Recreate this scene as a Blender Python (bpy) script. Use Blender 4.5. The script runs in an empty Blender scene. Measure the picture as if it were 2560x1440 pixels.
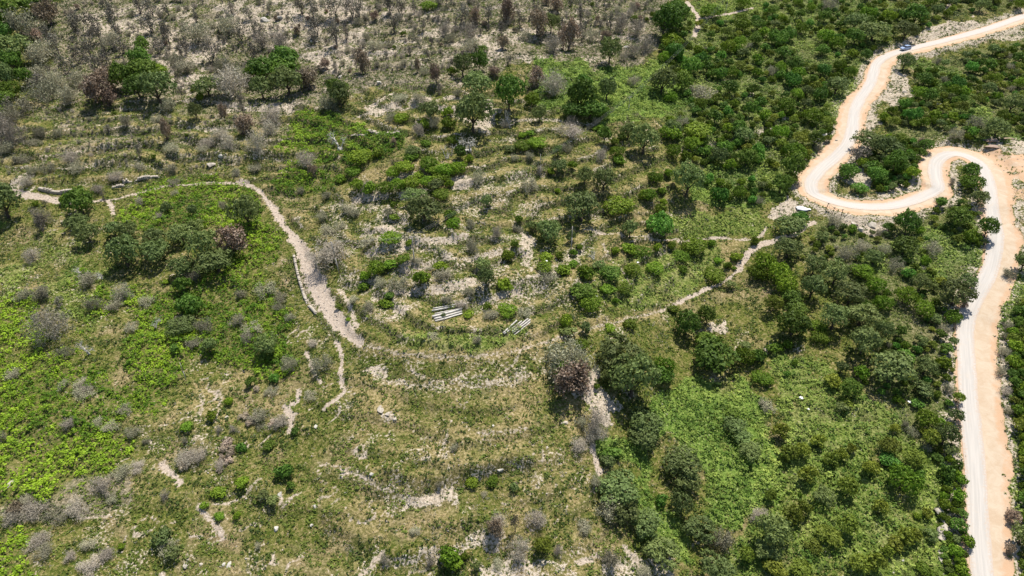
import bpy, math, random
import numpy as np
import bmesh
from mathutils import Vector

S = bpy.context.scene
R = math.radians
COL = S.collection
rng = np.random.default_rng(7)
random.seed(7)

# ------------------------------------------------------------------ camera, sky, sun, exposure
CAM_H, PITCH, F = 150.0, 36.0, 1707.0           # F = focal length in photo pixels (photo 2560 wide)
CP, SP = math.cos(R(PITCH)), math.sin(R(PITCH))
cam = bpy.data.cameras.new('camera')
cam.lens = 24.0; cam.sensor_width = 36.0; cam.clip_start = 0.5; cam.clip_end = 6000
cam_o = bpy.data.objects.new('camera', cam); COL.objects.link(cam_o)
cam_o.location = (0, 0, CAM_H); cam_o.rotation_euler = (R(90 - PITCH), 0, 0)
S.camera = cam_o

SUN_EL, SUN_AZ = 66.0, 28.0                      # azimuth clockwise from +Y (away from the viewer)
w = bpy.data.worlds.new('World'); S.world = w; w.use_nodes = True
wn = w.node_tree.nodes; wl = w.node_tree.links
sky = wn.new('ShaderNodeTexSky'); sky.sky_type = 'NISHITA'; sky.sun_disc = False
sky.sun_elevation = R(SUN_EL); sky.sun_rotation = R(SUN_AZ); sky.altitude = 300
bg = wn['Background']; bg.inputs['Strength'].default_value = 0.09
wl.new(sky.outputs[0], bg.inputs['Color'])
sl = bpy.data.lights.new('sun', 'SUN'); sl.energy = 4.5; sl.angle = R(0.5); sl.color = (1.0, 0.945, 0.85)
so = bpy.data.objects.new('sun', sl); COL.objects.link(so)
sd = Vector((math.sin(R(SUN_AZ)) * math.cos(R(SUN_EL)), math.cos(R(SUN_AZ)) * math.cos(R(SUN_EL)), math.sin(R(SUN_EL))))
so.rotation_euler = sd.to_track_quat('Z', 'Y').to_euler(); so.location = (60, 200, 260)
S.view_settings.view_transform = 'Standard'; S.view_settings.look = 'None'
S.view_settings.exposure = 0.5; S.view_settings.gamma = 1.0
S.cycles.max_bounces = 5; S.cycles.diffuse_bounces = 2; S.cycles.transparent_max_bounces = 4

# ------------------------------------------------------------------ helpers: noise, placing
def vnoise(x, y, seed):
    xi = np.floor(x).astype(np.int64); yi = np.floor(y).astype(np.int64)
    fx = x - xi; fy = y - yi
    fx = fx * fx * (3 - 2 * fx); fy = fy * fy * (3 - 2 * fy)
    def h(a, b):
        n = (a * 374761393 + b * 668265263 + seed * 362437) & 0xFFFFFFFF
        n = ((n ^ (n >> 13)) * 1274126177) & 0xFFFFFFFF
        n = n ^ (n >> 16)
        return (n & 0xFFFF) / 65535.0
    return (h(xi, yi) * (1 - fx) + h(xi + 1, yi) * fx) * (1 - fy) + (h(xi, yi + 1) * (1 - fx) + h(xi + 1, yi + 1) * fx) * fy
def fbm(x, y, seed, octv=4, gain=0.5):
    s = 0; a = 1; t = 0
    for i in range(octv):
        s = s + a * vnoise(x * 2 ** i + 17.3 * i, y * 2 ** i - 9.1 * i, seed + i); t += a; a *= gain
    return s / t
def sstep(a, b, v):
    t = np.clip((v - a) / (b - a), 0, 1); return t * t * (3 - 2 * t)

SL = 0.1745; Z0 = 16.5
def relief(x, y):
    """the big shape of the hillside: a spur in the middle, a gully each side"""
    return (10 * np.exp(-((x + 14) / 52) ** 2) * sstep(60, 130, y) * (1 - 0.55 * sstep(200, 330, y))
            - 5.5 * np.exp(-((x - 42 - 0.25 * (y - 100)) / 20) ** 2) * (1 - sstep(150, 230, y))
            - 4.0 * np.exp(-((x + 62) / 22) ** 2) * sstep(90, 150, y) * (1 - sstep(170, 240, y))
            + 7 * sstep(80, 170, x) * (1 - sstep(150, 260, y))
            + 5 * (fbm(x / 55.0, y / 55.0, 3, 2) - 0.5))
def plane(x, y): return Z0 + SL * y + relief(x, y)
def ray(u, v):
    a = (u - 1280.0) / F; b = (720.0 - v) / F
    return a, CP + b * SP, -SP + b * CP
def drop(u, v, hfun):
    """where the line of sight of one point of the photograph meets the ground"""
    rx, ry, rz = ray(np.asarray(u, float), np.asarray(v, float))
    D = (CAM_H - Z0) / (SL * ry - rz)
    for _ in range(25):
        h = hfun(D * rx, D * ry) - Z0 - SL * D * ry
        D = 0.5 * D + 0.5 * (CAM_H - Z0 - h) / (SL * ry - rz)
    return D * rx, D * ry, D
def project(x, y, z):
    D = y * CP - (z - CAM_H) * SP
    D = np.where(D < 5, 5, D)
    return x / D * F + 1280, 720 - (y * SP + (z - CAM_H) * CP) / D * F, D

TS = 900 / 2560.0
ORG = {'A': (0, 0), 'B': (800, 0), 'C': (1660, 0), 'D': (0, 460), 'E': (800, 460), 'F': (1660, 460), 'G': (0, 934), 'H': (800, 934), 'I': (1660, 934), 'P': None}
def full(tile, x, y):
    if tile == 'P': return (x, y)
    ox, oy = ORG[tile]; return (ox + x * TS, oy + y * TS)
def line(tile, *p):
    """a traced line: x, y pairs measured in one enlarged view of the photograph"""
    return [full(tile, p[i], p[i + 1]) for i in range(0, len(p), 2)]

# ------------------------------------------------------------------ terrain grid
def axis(lo, hi, step, far):
    mid = list(np.arange(lo, hi + .01, step)); out = []; s = step; v = hi
    while v < far[1]: s *= 1.35; v += s; out.append(v)
    pre = []; s = step; v = lo
    while v > far[0]: s *= 1.35; v -= s; pre.append(v)
    return np.array(pre[::-1] + mid + out)
STEP = 0.65
AX = axis(-262, 262, STEP, (-1600, 1600)); AY = axis(58, 372, STEP, (-500, 2200))
GX, GY = np.meshgrid(AX, AY)                        # shape (ny, nx)
H = plane(GX, GY)
IX0 = int(np.argmin(abs(AX + 262))); IY0 = int(np.argmin(abs(AY - 58)))
NX, NY = len(AX), len(AY)

def poly_world(pts):
    a = np.array(pts, float); x, y, D = drop(a[:, 0], a[:, 1], plane); return np.stack([x, y], 1)
def dist_line(P, X, Y, smooth=0):
    """distance, side and arc parameter (0..n) of points to a world polyline"""
    best = np.full(X.shape, 1e9); side = np.zeros(X.shape); par = np.zeros(X.shape)
    for i in range(len(P) - 1):
        ax, ay = P[i]; bx, by = P[i + 1]; dx, dy = bx - ax, by - ay; L = dx * dx + dy * dy + 1e-9
        t = np.clip(((X - ax) * dx + (Y - ay) * dy) / L, 0, 1)
        qx = ax + t * dx - X; qy = ay + t * dy - Y; d = np.hypot(qx, qy)
        m = d < best
        best = np.where(m, d, best); par = np.where(m, i + t, par)
        side = np.where(m, np.sign(dx * (Y - ay) - dy * (X - ax)), side)
    return best, side, par
def smooth_line(P, n=2):
    P = np.array(P, float)
    for _ in range(n):
        Q = [P[0]]
        for i in range(len(P) - 1):
            Q.append(P[i] * .75 + P[i + 1] * .25); Q.append(P[i] * .25 + P[i + 1] * .75)
        Q.append(P[-1]); P = np.array(Q)
    return P
def window(P, pad):
    x0, y0 = P.min(0) - pad; x1, y1 = P.max(0) + pad
    i0, i1 = np.searchsorted(AX, [x0, x1]); j0, j1 = np.searchsorted(AY, [y0, y1])
    return slice(max(j0, 0), j1 + 1), slice(max(i0, 0), i1 + 1)

pale = np.zeros_like(H); dirt = np.zeros_like(H); lush = np.zeros_like(H); fern = np.zeros_like(H)
burnt = np.zeros_like(H); path = np.zeros_like(H); dry = np.zeros_like(H); wood = np.zeros_like(H)

# terrace banks: (line, height of the step, how pale the bare face is, width of the bare face)
BANKS = [
 (line('E', 220,110, 400,75, 560,60, 640,70, 760,35), 2.0, 1.0, 1.4),
 (line('E', 310,500, 540,480, 700,430, 900,405, 1080,370), 2.0, .8, 1.2),
 (line('E', 540,610, 700,570, 900,520, 1060,545, 1200,500, 1330,480, 1500,500), 1.6, .8, 1.1),
 (line('E', 130,690, 290,665, 420,690), 1.8, 1.0, 1.6),
 (line('E', 560,620, 700,600, 830,575), 1.4, .9, 1.0),
 (line('E', 350,800, 560,745, 760,780, 900,740, 1030,720, 1130,680), 2.2, 1.0, 1.6),
 (line('E', 1040,835, 1200,805, 1360,775, 1500,735, 1640,725), 1.8, 1.0, 1.3),
 (line('E', 440,250, 620,270, 640,380), 1.0, .6, 1.0),
 (line('E', 850,110, 1100,120, 1400,100, 1650,130), 1.0, .15, .8),
 (line('E', 230,1120, 330,1180, 480,1250, 700,1275, 900,1285, 1050,1290, 1250,1245, 1430,1190), 2.2, .25, 2.6),
 (line('E', 540,1415, 800,1440, 1100,1430, 1300,1400, 1480,1350), .8, .45, 1.0),
 (line('H', 420,720, 540,775, 640,815, 840,775, 1000,740, 1170,700, 1350,665, 1530,650), 2.6, .45, .7),
 (line('H', 200,650, 340,760, 480,850, 620,880, 720,850), 1.2, .5, 1.1),
 (line('H', 440,1290, 620,1310, 760,1275, 900,1230), 1.6, .5, .9),
 (line('H', 1150,1225, 1290,1235, 1420,1225), 1.2, .6, .7),
 (line('H', 780,1110, 1000,1080, 1150,1050), 1.0, .1, .7),
 (line('H', 0,1000, 150,1150, 300,1230, 400,1270), 1.4, .1, .7),
 (line('H', 1100,410, 1300,415, 1500,400), .6, .5, .7),
 (line('A', 840,770, 1000,775, 1150,780, 1250,850), 1.6, .6, 1.0),
 (line('A', 820,920, 900,900), 1.2, .8, 1.0),
 (line('A', 1250,900, 1500,925, 1700,900, 1950,880), 1.4, .55, .9),
 (line('A', 280,960, 600,930, 800,960, 1150,930), 1.2, .3, .8),
 (line('A', 250,1080, 500,1085, 800,1050, 1100,1020, 1350,1010, 1600,1050), 1.4, .3, .8),
 (line('A', 1200,1110, 1400,1125, 1650,1135, 1900,1130, 2120,1140), 1.4, .5, .8),
 (line('A', 300,1180, 600,1170, 900,1185, 1300,1185, 1500,1175), 1.2, .3, .8),
 (line('A', 1300,1225, 1500,1215, 1720,1220), 1.0, .7, .8),
 (line('A', 260,1290, 600,1280, 900,1260, 1200,1240), .9, .2, .8),
 (line('A', 1300,750, 1500,730, 1800,760, 2000,790), 1.3, .8, 1.1),
 (line('B', 220,710, 430,700, 600,715, 800,665, 1030,610), 1.4, .35, .9),
 (line('B', 500,790, 700,745, 860,715, 1010,690), 1.2, .6, .9),
 (line('B', 60,590, 400,600, 700,600, 1000,580), 1.2, .2, .8),
 (line('B', 300,500, 600,480, 900,480), 1.1, .3, .8),
 (line('B', 190,400, 500,380, 800,370, 1100,390), 1.0, .5, .8),
 (line('B', 0,300, 250,290, 520,310, 700,300), 1.0, .6, .8),
 (line('B', 700,60, 1000,70, 1300,60, 1600,90, 1900,80), 1.2, .6, 1.0),
 (line('B', 1350,270, 1500,300, 1700,290, 1900,340), 1.2, .5, .9),
 (line('B', 1200,870, 1400,850, 1700,850, 1900,880, 2080,880), 1.0, .6, .8),
 (line('B', 1200,1010, 1400,990), .8, .5, .8),
 (line('B', 1160,1100, 1400,1080, 1700,1060, 1950,1090), .9, .2, .7),
 (line('B', 480,1270, 620,1240, 680,1235), 1.0, 1.0, 1.1),
 (line('C', 140,1080, 330,1025, 480,995, 640,945, 720,905, 800,850, 890,820), 2.2, 1.0, 1.2),
 (line('C', 460,700, 560,680, 640,665), 1.2, .9, 1.4),
 (line('F', 0,800, 300,1060, 420,1090), .8, .2, .8),
 (line('F', 700,1180, 850,1140, 1010,1170), 1.0, .7, 1.0),
 (line('I', 1100,250, 1300,300, 1500,280), .6, .1, .7),
 (line('G', 700,250, 850,350, 1050,420, 1200,430), .8, .1, .7),
 (line('G', 1550,700, 1800,900, 2100,1000), .7, .15, .6),
 (line('D', 0,300, 200,330, 400,420, 700,480), 1.0, .1, .8),
]
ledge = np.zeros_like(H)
cont = Z0 + SL * GY + relief(GX, GY) + (fbm(GX / 26, GY / 26, 19, 3) - .5) * 3.0
pu, pv, _pd = project(GX, GY, H)
for per, sd0, poly_, amp in ((1.7, 3, [(-300,250),(780,230),(1250,190),(1640,300),(1700,520),(1680,760),(1400,830),(1150,880),(880,840),(700,500),(560,440),(-300,470)], 1.15),
                       (2.3, 5, [(860,900),(1150,930),(1460,900),(1560,1100),(1500,1300),(1700,1600),(500,1600),(560,1250),(760,1050)], .4),
                       (2.3, 7, [(-300,520),(560,600),(720,900),(600,1150),(450,1600),(-300,1600)], .35),
                       (2.6, 9, [(500,-100),(1700,-100),(1640,250),(780,220),(300,260),(200,60)], .6)):
    r_ = np.zeros(H.shape, bool); n_ = len(poly_)
    for i in range(n_):
        x1, y1 = poly_[i]; x2, y2 = poly_[(i + 1) % n_]
        if y1 != y2: r_ ^= ((y1 > pv) != (y2 > pv)) & (pu < (x2 - x1) * (pv - y1) / (y2 - y1) + x1)
    r_ &= (GY > 40) & (GY < 420)
    am = sstep(.38, .56, fbm(GX / 18, GY / 8, sd0, 3)) * amp * r_
    th_ = (.30, .42) if sd0 == 3 else (.38, .56)
    am = sstep(th_[0], th_[1], fbm(GX / 22, GY / 8, sd0, 3)) * amp * r_
    fr = ((cont + (fbm(GX / 12, GY / 12, 29, 3) - .5) * 1.6) / per) % 1.0
    H += am * per * .85 * (np.minimum(fr / .2, 1) - fr)
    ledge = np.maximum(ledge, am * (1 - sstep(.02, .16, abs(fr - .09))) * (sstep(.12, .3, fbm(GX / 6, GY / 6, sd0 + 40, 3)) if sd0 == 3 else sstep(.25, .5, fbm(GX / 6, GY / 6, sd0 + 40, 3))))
    pale = np.maximum(pale, am * .55 * (1 - sstep(.02, .07, abs(fr - .19))) * sstep(.45, .6, fbm(GX / 8, GY / 8, sd0 + 60, 3)))
    dry = np.maximum(dry, am * .55 * sstep(.2, .3, fr) * (1 - sstep(.5, .8, fr)))
for pts, dh, pl, wd in BANKS:
    P = smooth_line(poly_world(pts), 2)
    if P[-1][0] < P[0][0]: P = P[::-1]
    sy, sx = window(P, 16)
    X = GX[sy, sx]; Y = GY[sy, sx]
    wob = (fbm(X / 5, Y / 5, 31, 3) - .5) * 2.6
    d, side, par = dist_line(P, X, Y)
    n = len(P) - 1
    endf = np.clip(np.minimum(par, n - par) / (n * .12), 0, 1)
    s = d * side + wob
    prof = np.where(s > 0, np.exp(-np.maximum(s, 0) / 6.0), -np.exp(-np.maximum(-s, 0) / 6.0)) * .5
    prof = prof * sstep(0, wd * 1.1, abs(s))
    near = np.exp(-(np.maximum(d, 0) / 11.0) ** 2)
    H[sy, sx] += dh * prof * endf * near
    f = (1 - sstep(wd * .5, wd * 1.15, abs(s + wd * .35))) * pl * endf
    brk = sstep(.32, .55, fbm(X / 4.5, Y / 4.5, 77, 3))
    pale[sy, sx] = np.maximum(pale[sy, sx], f * (.35 + .65 * brk))
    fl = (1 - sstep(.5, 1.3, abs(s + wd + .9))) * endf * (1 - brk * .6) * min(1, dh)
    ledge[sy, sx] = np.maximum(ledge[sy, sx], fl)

# ---- the road bench
ROAD = (line('C', 2640,90, 2560,104, 2400,170, 2200,232, 1950,305, 1750,345, 1600,385, 1510,440, 1490,520, 1470,600, 1400,690, 1350,790, 1345,900, 1320,1010, 1230,1110, 1110,1210, 1040,1290, 1050,1370)
        + line('F', 1085,85, 1250,150, 1450,175, 1650,160, 1800,110, 1920,50)
        + line('C', 1955,1340, 1925,1240, 1930,1160, 1985,1100, 2080,1075, 2200,1112, 2285,1180, 2310,1300, 2325,1440)
        + line('F', 2340,200, 2368,350, 2350,480, 2320,620, 2250,750, 2180,870, 2150,960, 2146,1150, 2160,1400)
        + line('I', 2180,300, 2205,600, 2225,900, 2235,1200, 2260,1440, 2275,1700))
DIRT = (line('C', 2640,110, 2560,130, 2400,185, 2200,245, 1950,320, 1750,360, 1600,405, 1530,460, 1525,540, 1485,620, 1400,700, 1335,800, 1330,900, 1300,1010, 1215,1110, 1110,1210, 1050,1290, 1060,1370)
        + line('F', 1090,90, 1250,160, 1450,185, 1650,170, 1800,120, 1925,60)
        + line('C', 1950,1340, 1900,1240, 1910,1150, 1980,1085, 2080,1055, 2230,1090, 2330,1180, 2360,1300, 2360,1440)
        + line('F', 2360,200, 2425,370, 2410,480, 2370,620, 2320,750, 2255,900, 2225,1050, 2225,1200, 2240,1400)
        + line('I', 2250,300, 2290,600, 2290,900, 2280,1200, 2290,1440, 2300,1700))
RW = smooth_line(poly_world(ROAD), 2); DW = smooth_line(poly_world(DIRT), 2)
# grade of the road: terrain height along it, smoothed
zr = plane(RW[:, 0], RW[:, 1])
for _ in range(60): zr[1:-1] = .25 * zr[:-2] + .5 * zr[1:-1] + .25 * zr[2:]
sy, sx = window(RW, 24)
X = GX[sy, sx]; Y = GY[sy, sx]
d, side, par = dist_line(RW, X, Y)
zz = np.interp(par, np.arange(len(zr)), zr)
d2, _, par2 = dist_line(DW, X, Y)
jag = (fbm(X / 3.2, Y / 3.2, 5, 3) - .5) * 2.6
k2 = np.interp(par2 / (len(DW) - 1), [0, .12, .2, .3, .45, .6, .7, .8, .9, 1], [3.6, 4.0, 4.4, 4.9, 4.4, 4.4, 4.4, 4.2, 4.6, 3.9])
dd = np.minimum(d - 2.6, d2 - k2)
flat = 1 - sstep(0.0, 4.2, dd)
H[sy, sx] = H[sy, sx] * (1 - flat) + zz * flat
dirt[sy, sx] = 1 - sstep(-.6, .7, dd + jag * .9)
rim = np.zeros_like(H); rim[sy, sx] = sstep(-2.6, -.6, dd)
pale[sy, sx] = np.maximum(pale[sy, sx], .75 * (1 - sstep(.5, 4.6, dd + jag * 1.8)) * (1 - dirt[sy, sx]))

# ---- paths: (line, half width m, strength, sunk depth)
PATHS = [
 ('P', [(560,455),(610,461),(645,475),(668,500),(684,522)], 0.5, 1, .9),
 ('P', [(680,515),(692,540),(720,576),(738,600)], 0.9, 1, 1),
 ('P', [(735,595),(755,628),(772,670)], 1.7, 1, 1),
 ('P', [(770,660),(786,700),(812,748),(836,790)], 2.0, 1, 1),
 ('P', [(830,780),(845,803),(868,830)], 1.5, 1, 1),
 ('P', [(838,795),(862,828),(884,848),(900,858)], 1.0, .9, 1),
 ('P', [(845,720),(870,760),(893,820)], .5, .7, 1),
 ('P', [(872,838),(900,858),(950,876),(1030,893),(1150,902),(1260,887),(1350,860),(1430,838),(1560,800),(1650,780)], .45, .48, 1),
 ('P', [(1650,780),(1680,765),(1720,745),(1755,728),(1790,715),(1830,692),(1848,670)], .42, .9, 1),
 ('P', [(1845,675),(1855,655),(1880,625),(1900,610),(1925,605)], .9, 1, 1),
 ('P', [(1925,605),(1955,594),(1990,585),(2010,570),(2035,556)], .7, .9, 1),
 ('P', [(838,850),(856,885),(850,925),(855,960),(862,985),(830,1010),(812,1025)], .35, .9, 1),
 ('P', [(862,975),(885,985)], .3, .7, 1),
 ('P', [(812,930),(850,955)], .2, .3, 1),
 ('P', [(20,470),(60,488),(95,490),(130,498),(170,505)], 1.2, .9, 1),
 ('P', [(230,500),(290,497),(340,480),(400,466),(480,458),(560,455)], .6, .62, 1),
 ('P', [(270,500),(280,520),(283,535)], .5, .8, 1),
 ('P', [(400,1163),(425,1180),(450,1208)], .6, .8, 1),
 ('P', [(495,1268),(520,1295),(540,1318),(560,1345)], .5, .7, 1),
 ('P', [(745,975),(748,1000),(725,1015)], .4, .7, 1),
 ('P', [(712,1017),(730,1045),(725,1075)], .7, .8, 1),
 ('P', [(500,975),(510,1010),(498,1050)], .4, .5, 1),
 ('P', [(555,985),(540,1060)], .3, .6, 1),
 ('P', [(800,1160),(860,1175),(930,1210),(1000,1235)], .3, .6, 1),
 ('P', [(1490,930),(1478,960),(1470,985)], 1.0, .8, 1),
 ('P', [(1480,1115),(1492,1155),(1497,1185)], .5, .9, 1),
 ('P', [(1495,1385),(1470,1400),(1440,1410)], .5, .6, 1),
 ('P', [(1560,1370),(1590,1400),(1610,1430)], .7, .6, 1),
 ('P', [(955,1380),(935,1405),(900,1440)], .5, .6, 1),
 ('P', [(1660,603),(1730,597),(1790,592),(1850,600),(1900,595),(1915,570)], .4, .7, 1),
 ('P', [(1460,582),(1530,590),(1600,600),(1660,603)], .3, .7, 1),
 ('P', [(1505,610),(1520,650),(1560,680),(1575,720)], .25, .6, 1),
 ('P', [(1500,840),(1590,770),(1610,740)], .2, .3, 1),
 ('P', [(1718,5),(1740,30),(1750,48),(1735,90)], .9, .9, 1),
 ('P', [(1750,45),(1810,38),(1880,18)], .7, .8, 1),
 ('P', [(2375,10),(2360,35)], .7, .7, 1),
 ('P', [(650,1200),(620,1240),(560,1262),(495,1258)], .4, .5, 1),
 ('P', [(680,655),(715,700),(745,760),(770,790)], .25, .3, 1),
 ('P', [(750,690),(760,740),(790,780)], .5, .5, 1),
 ('P', [(765,880),(790,940),(805,960)], .35, .8, 1),
 ('P', [(370,990),(430,1030),(480,1050)], .2, .3, 1),
 ('P', [(1310,860),(1290,905),(1250,930)], .2, .5, 1),
 ('P', [(1020,905),(1035,930),(1060,945)], .3, .6, 1),
]
for _, pts, hw, st, _k in PATHS:
    P = smooth_line(poly_world(pts), 2); sy, sx = window(P, 8)
    X = GX[sy, sx]; Y = GY[sy, sx]; d, side, par = dist_line(P, X, Y)
    jag = (fbm(X / 1.8, Y / 1.8, 15, 3) - .5) * (1.2 * hw + .4)
    m = (1 - sstep(hw * .6, hw * 1.25 + .25, d + jag)) * st
    path[sy, sx] = np.maximum(path[sy, sx], m)
    H[sy, sx] -= .12 * m

for pts in ([(890,856),(950,876),(1030,893),(1150,902),(1260,887),(1350,860),(1430,838),(1560,800),(1650,780)],):
    P = smooth_line(poly_world(pts), 2); sy, sx = window(P, 8); d, _, _ = dist_line(P, GX[sy, sx], GY[sy, sx])
    dry[sy, sx] = np.maximum(dry[sy, sx], 1 - sstep(.8, 1.6, d))
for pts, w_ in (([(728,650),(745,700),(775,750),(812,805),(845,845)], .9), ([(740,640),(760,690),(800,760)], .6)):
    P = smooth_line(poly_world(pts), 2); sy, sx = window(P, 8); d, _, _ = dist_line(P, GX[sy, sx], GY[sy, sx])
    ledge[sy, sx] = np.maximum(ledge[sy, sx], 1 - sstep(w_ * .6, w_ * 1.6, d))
# ---- small relief and cover zones, judged on the final ground
H += (fbm(GX / 9, GY / 9, 41, 4) - .5) * 1.1 * (1 - dirt) + (fbm(GX / 1.7, GY / 1.7, 43, 2) - .5) * .35 * (1 - dirt) * (1 - .6 * path)
U, V, DD = project(GX, GY, H)
wu = (fbm(GX / 7, GY / 7, 51, 4) - .5) * 90 * 180 / DD; wv = (fbm(GX / 7, GY / 7, 61, 4) - .5) * 60 * 180 / DD
UU = U + wu; VV = V + wv
def inside(poly, X, Y):
    r = np.zeros(X.shape, bool); n = len(poly)
    for i in range(n):
        x1, y1 = poly[i]; x2, y2 = poly[(i + 1) % n]
        if y1 == y2: continue
        c = ((y1 > Y) != (y2 > Y)) & (X < (x2 - x1) * (Y - y1) / (y2 - y1) + x1)
        r ^= c
    return r
def zone(arr, poly, val, brk=None):
    m = inside(poly, UU, VV) & (GY > 20) & (GY < 900)
    v = np.where(m, val, 0.0)
    if brk: v = v * sstep(brk[1], brk[2], fbm(GX / brk[0], GY / brk[0], int(brk[3]), 4))
    np.maximum(arr, v, out=arr)
def ell(cx, cy, a, b): return [(cx + a * math.cos(t / 12 * 2 * math.pi), cy + b * math.sin(t / 12 * 2 * math.pi)) for t in range(12)]

FERN = [
 [(300,510),(360,470),(430,452),(560,450),(640,480),(670,520),(690,600),(650,650),(600,600),(560,575),(300,575),(280,540)],
 [(-400,760),(60,740),(110,800),(130,880),(220,1040),(280,1130),(150,1240),(-400,1300)],
 [(-400,1330),(80,1340),(130,1600),(-400,1600)],
 [(340,780),(440,730),(520,690),(650,690),(720,800),(740,920),(660,970),(560,900),(460,880),(450,960),(380,1010),(310,930),(300,850)],
 [(640,560),(690,590),(690,650),(600,710),(555,690),(600,620)],
 [(770,270),(820,290),(900,300),(910,335),(1000,340),(1010,370),(900,400),(850,430),(840,470),(760,485),(700,490),(690,440),(730,400),(690,370),(710,330)],
]
for p in FERN: zone(fern, p, 1.0, (5, .20, .44, 201))
zone(fern, [(190,700),(340,690),(460,690),(330,840),(200,850),(100,780)], .9, (9, .5, .62, 202))
zone(fern, [(-200,880),(330,880),(440,1000),(320,1150),(200,1260),(-200,1300)], .9, (7, .38, .60, 203))
zone(fern, [(640,480),(760,480),(740,520),(700,520)], .8, (7, .42, .58, 204))
LUSH = [
 ([(1330,150),(1440,140),(1500,175),(1640,150),(1700,130),(1730,260),(1640,300),(1500,300),(1420,290),(1330,255),(1320,200)], 1.0),
 ([(1640,1000),(1700,950),(1850,950),(1925,1010),(1950,1150),(1960,1250),(1860,1330),(1780,1300),(1750,1200),(1660,1090),(1600,1120),(1620,1200),(1560,1150),(1480,1160),(1500,1100),(1600,1080)], 1.0),
 ([(1580,1160),(1640,1250),(1700,1340),(1700,1420),(1620,1350),(1560,1220)], .9),
 ([(2280,150),(2400,180),(2450,260),(2560,350),(2440,350),(2330,230)], 1.0),
 ([(2150,620),(2250,600),(2400,545),(2450,560),(2450,650),(2380,700),(2250,690),(2170,680)], 1.0),
 ([(1740,430),(1900,370),(1970,470),(1900,520),(1740,510)], .9),
 ([(1650,560),(1900,500),(1910,590),(1700,600)], .5),
 ([(1480,760),(1500,660),(1780,610),(1800,700),(1640,770)], .45),
 ([(1940,880),(2240,1000),(2350,1140),(2420,1440),(1750,1460),(1960,1250)], .62),
 ([(2520,700),(2700,600),(2700,1600),(2560,1500),(2540,1250),(2520,900)], .6),
 ([(1690,0),(2300,0),(2150,180),(2080,340),(1950,480),(1760,440),(1650,300),(1680,100)], .55),
 ([(1010,840),(1300,830),(1330,850),(1200,880),(1050,880)], .5),
]
for p, v in LUSH: zone(lush, p, v, (8, .12, .38, 211))
zone(lush, [(0,560),(150,570),(260,640),(330,720),(220,830),(100,750),(0,760)], .5, (8, .35, .6, 212))
zone(lush, [(830,330),(1010,330),(1010,370),(830,380)], .9, (6, .3, .5, 213))
PALE = [
 ([(620,-60),(860,-60),(920,40),(900,120),(830,190),(760,150),(640,110),(560,60)], 1.0, (7, .30, .5)),
 ([(180,30),(620,0),(560,110),(470,240),(420,190),(330,130),(200,80)], .85, (6, .42, .56)),
 ([(860,0),(1250,60),(1300,150),(1100,150),(860,190),(820,120)], .7, (6, .44, .60)),
 ([(1250,60),(1640,40),(1600,160),(1300,160)], .55, (6, .5, .62)),
 ([(470,170),(640,180),(500,230),(440,210)], 1.0, (6, .35, .5)),
 ([(560,255),(760,255),(740,285),(560,285)], .8, (6, .35, .5)),
 ([(1000,240),(1170,240),(1240,260),(1220,340),(1060,270),(880,290)], .75, (6, .38, .5)),
 ([(2240,112),(2300,78),(2380,52),(2440,40),(2455,62),(2380,80),(2290,108)], .9, (4, .2, .4)),
 ([(2400,95),(2560,55),(2560,100),(2460,100),(2350,130),(2320,140)], .6, (4, .3, .5)),
 ([(2225,170),(2260,190),(2275,240),(2200,290),(2190,345),(2160,330),(2170,250),(2210,210)], .75, (5, .2, .5)),
 ([(1960,480),(1990,530),(2040,555),(1970,565),(1925,545)], .95, (5, .2, .4)),
 ([(2100,535),(2180,550),(2250,540),(2225,575),(2150,590),(2110,565)], .95, (5, .2, .4)),
 (ell(2152,440,32,28), .95, (5, .15, .3)),
 ([(2190,480),(2290,450),(2290,475),(2200,492)], .8, (4, .2, .4)),
 ([(2430,340),(2700,340),(2700,420),(2500,395)], .8, (5, .3, .45)),
 ([(2470,440),(2490,440),(2600,520),(2600,600),(2550,560)], .8, (5, .3, .45)),
 ([(1450,960),(1500,965),(1540,1000),(1545,1060),(1480,1040),(1440,1000)], .85, (5, .2, .4)),
 ([(1660,1390),(1640,1500),(1200,1500),(1200,1420),(1400,1385),(1560,1360)], .55, (5, .35, .5)),
 ([(930,570),(1030,560),(1040,610),(960,610)], .8, (5, .35, .5)),
 ([(830,520),(1040,500),(1020,560),(860,570)], .5, (5, .4, .55)),
 ([(1130,450),(1190,450),(1170,485),(1130,485)], 1.0, (5, .2, .35)),
 ([(1290,580),(1340,600),(1330,680),(1290,640)], .8, (5, .3, .45)),
 ([(1785,780),(1830,830),(1810,840),(1790,820)], 1.0, (5, .2, .35)),
 ([(1370,720),(1400,700),(1560,690),(1500,800),(1380,790)], .25, (5, .4, .5)),
 ([(940,960),(1300,960),(1420,940),(1360,900),(1250,945),(950,940)], .5, (5, .38, .5)),
 ([(1020,1230),(1180,1210),(1160,1260),(1040,1262)], .9, (5, .35, .5)),
 ([(930,1380),(1250,1330),(1260,1360),(1000,1400)], .65, (5, .35, .5)),
 (ell(990,770,22,14), 1.0, (5, .1, .3)), (ell(945,930,28,12), 1.0, (5, .1, .3)),
 (ell(500,1090,30,16), .5, (5, .3, .5)), (ell(970,1035,26,18), .6, (4, .4, .5)),
 ([(20,420),(110,440),(90,480),(10,470)], .7, (5, .35, .5)),
 ([(1340,650),(1480,620),(1500,650),(1350,690)], .4, (5, .4, .5)),
 ([(840,690),(1420,620),(1420,730),(1380,780),(900,800)], .38, (4, .46, .56)),
 ([(800,480),(1350,420),(1350,620),(830,640)], .38, (4, .48, .58)),
]
for p, v, b in PALE: zone(pale, p, v, (b[0], b[1], b[2], 301))
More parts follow.
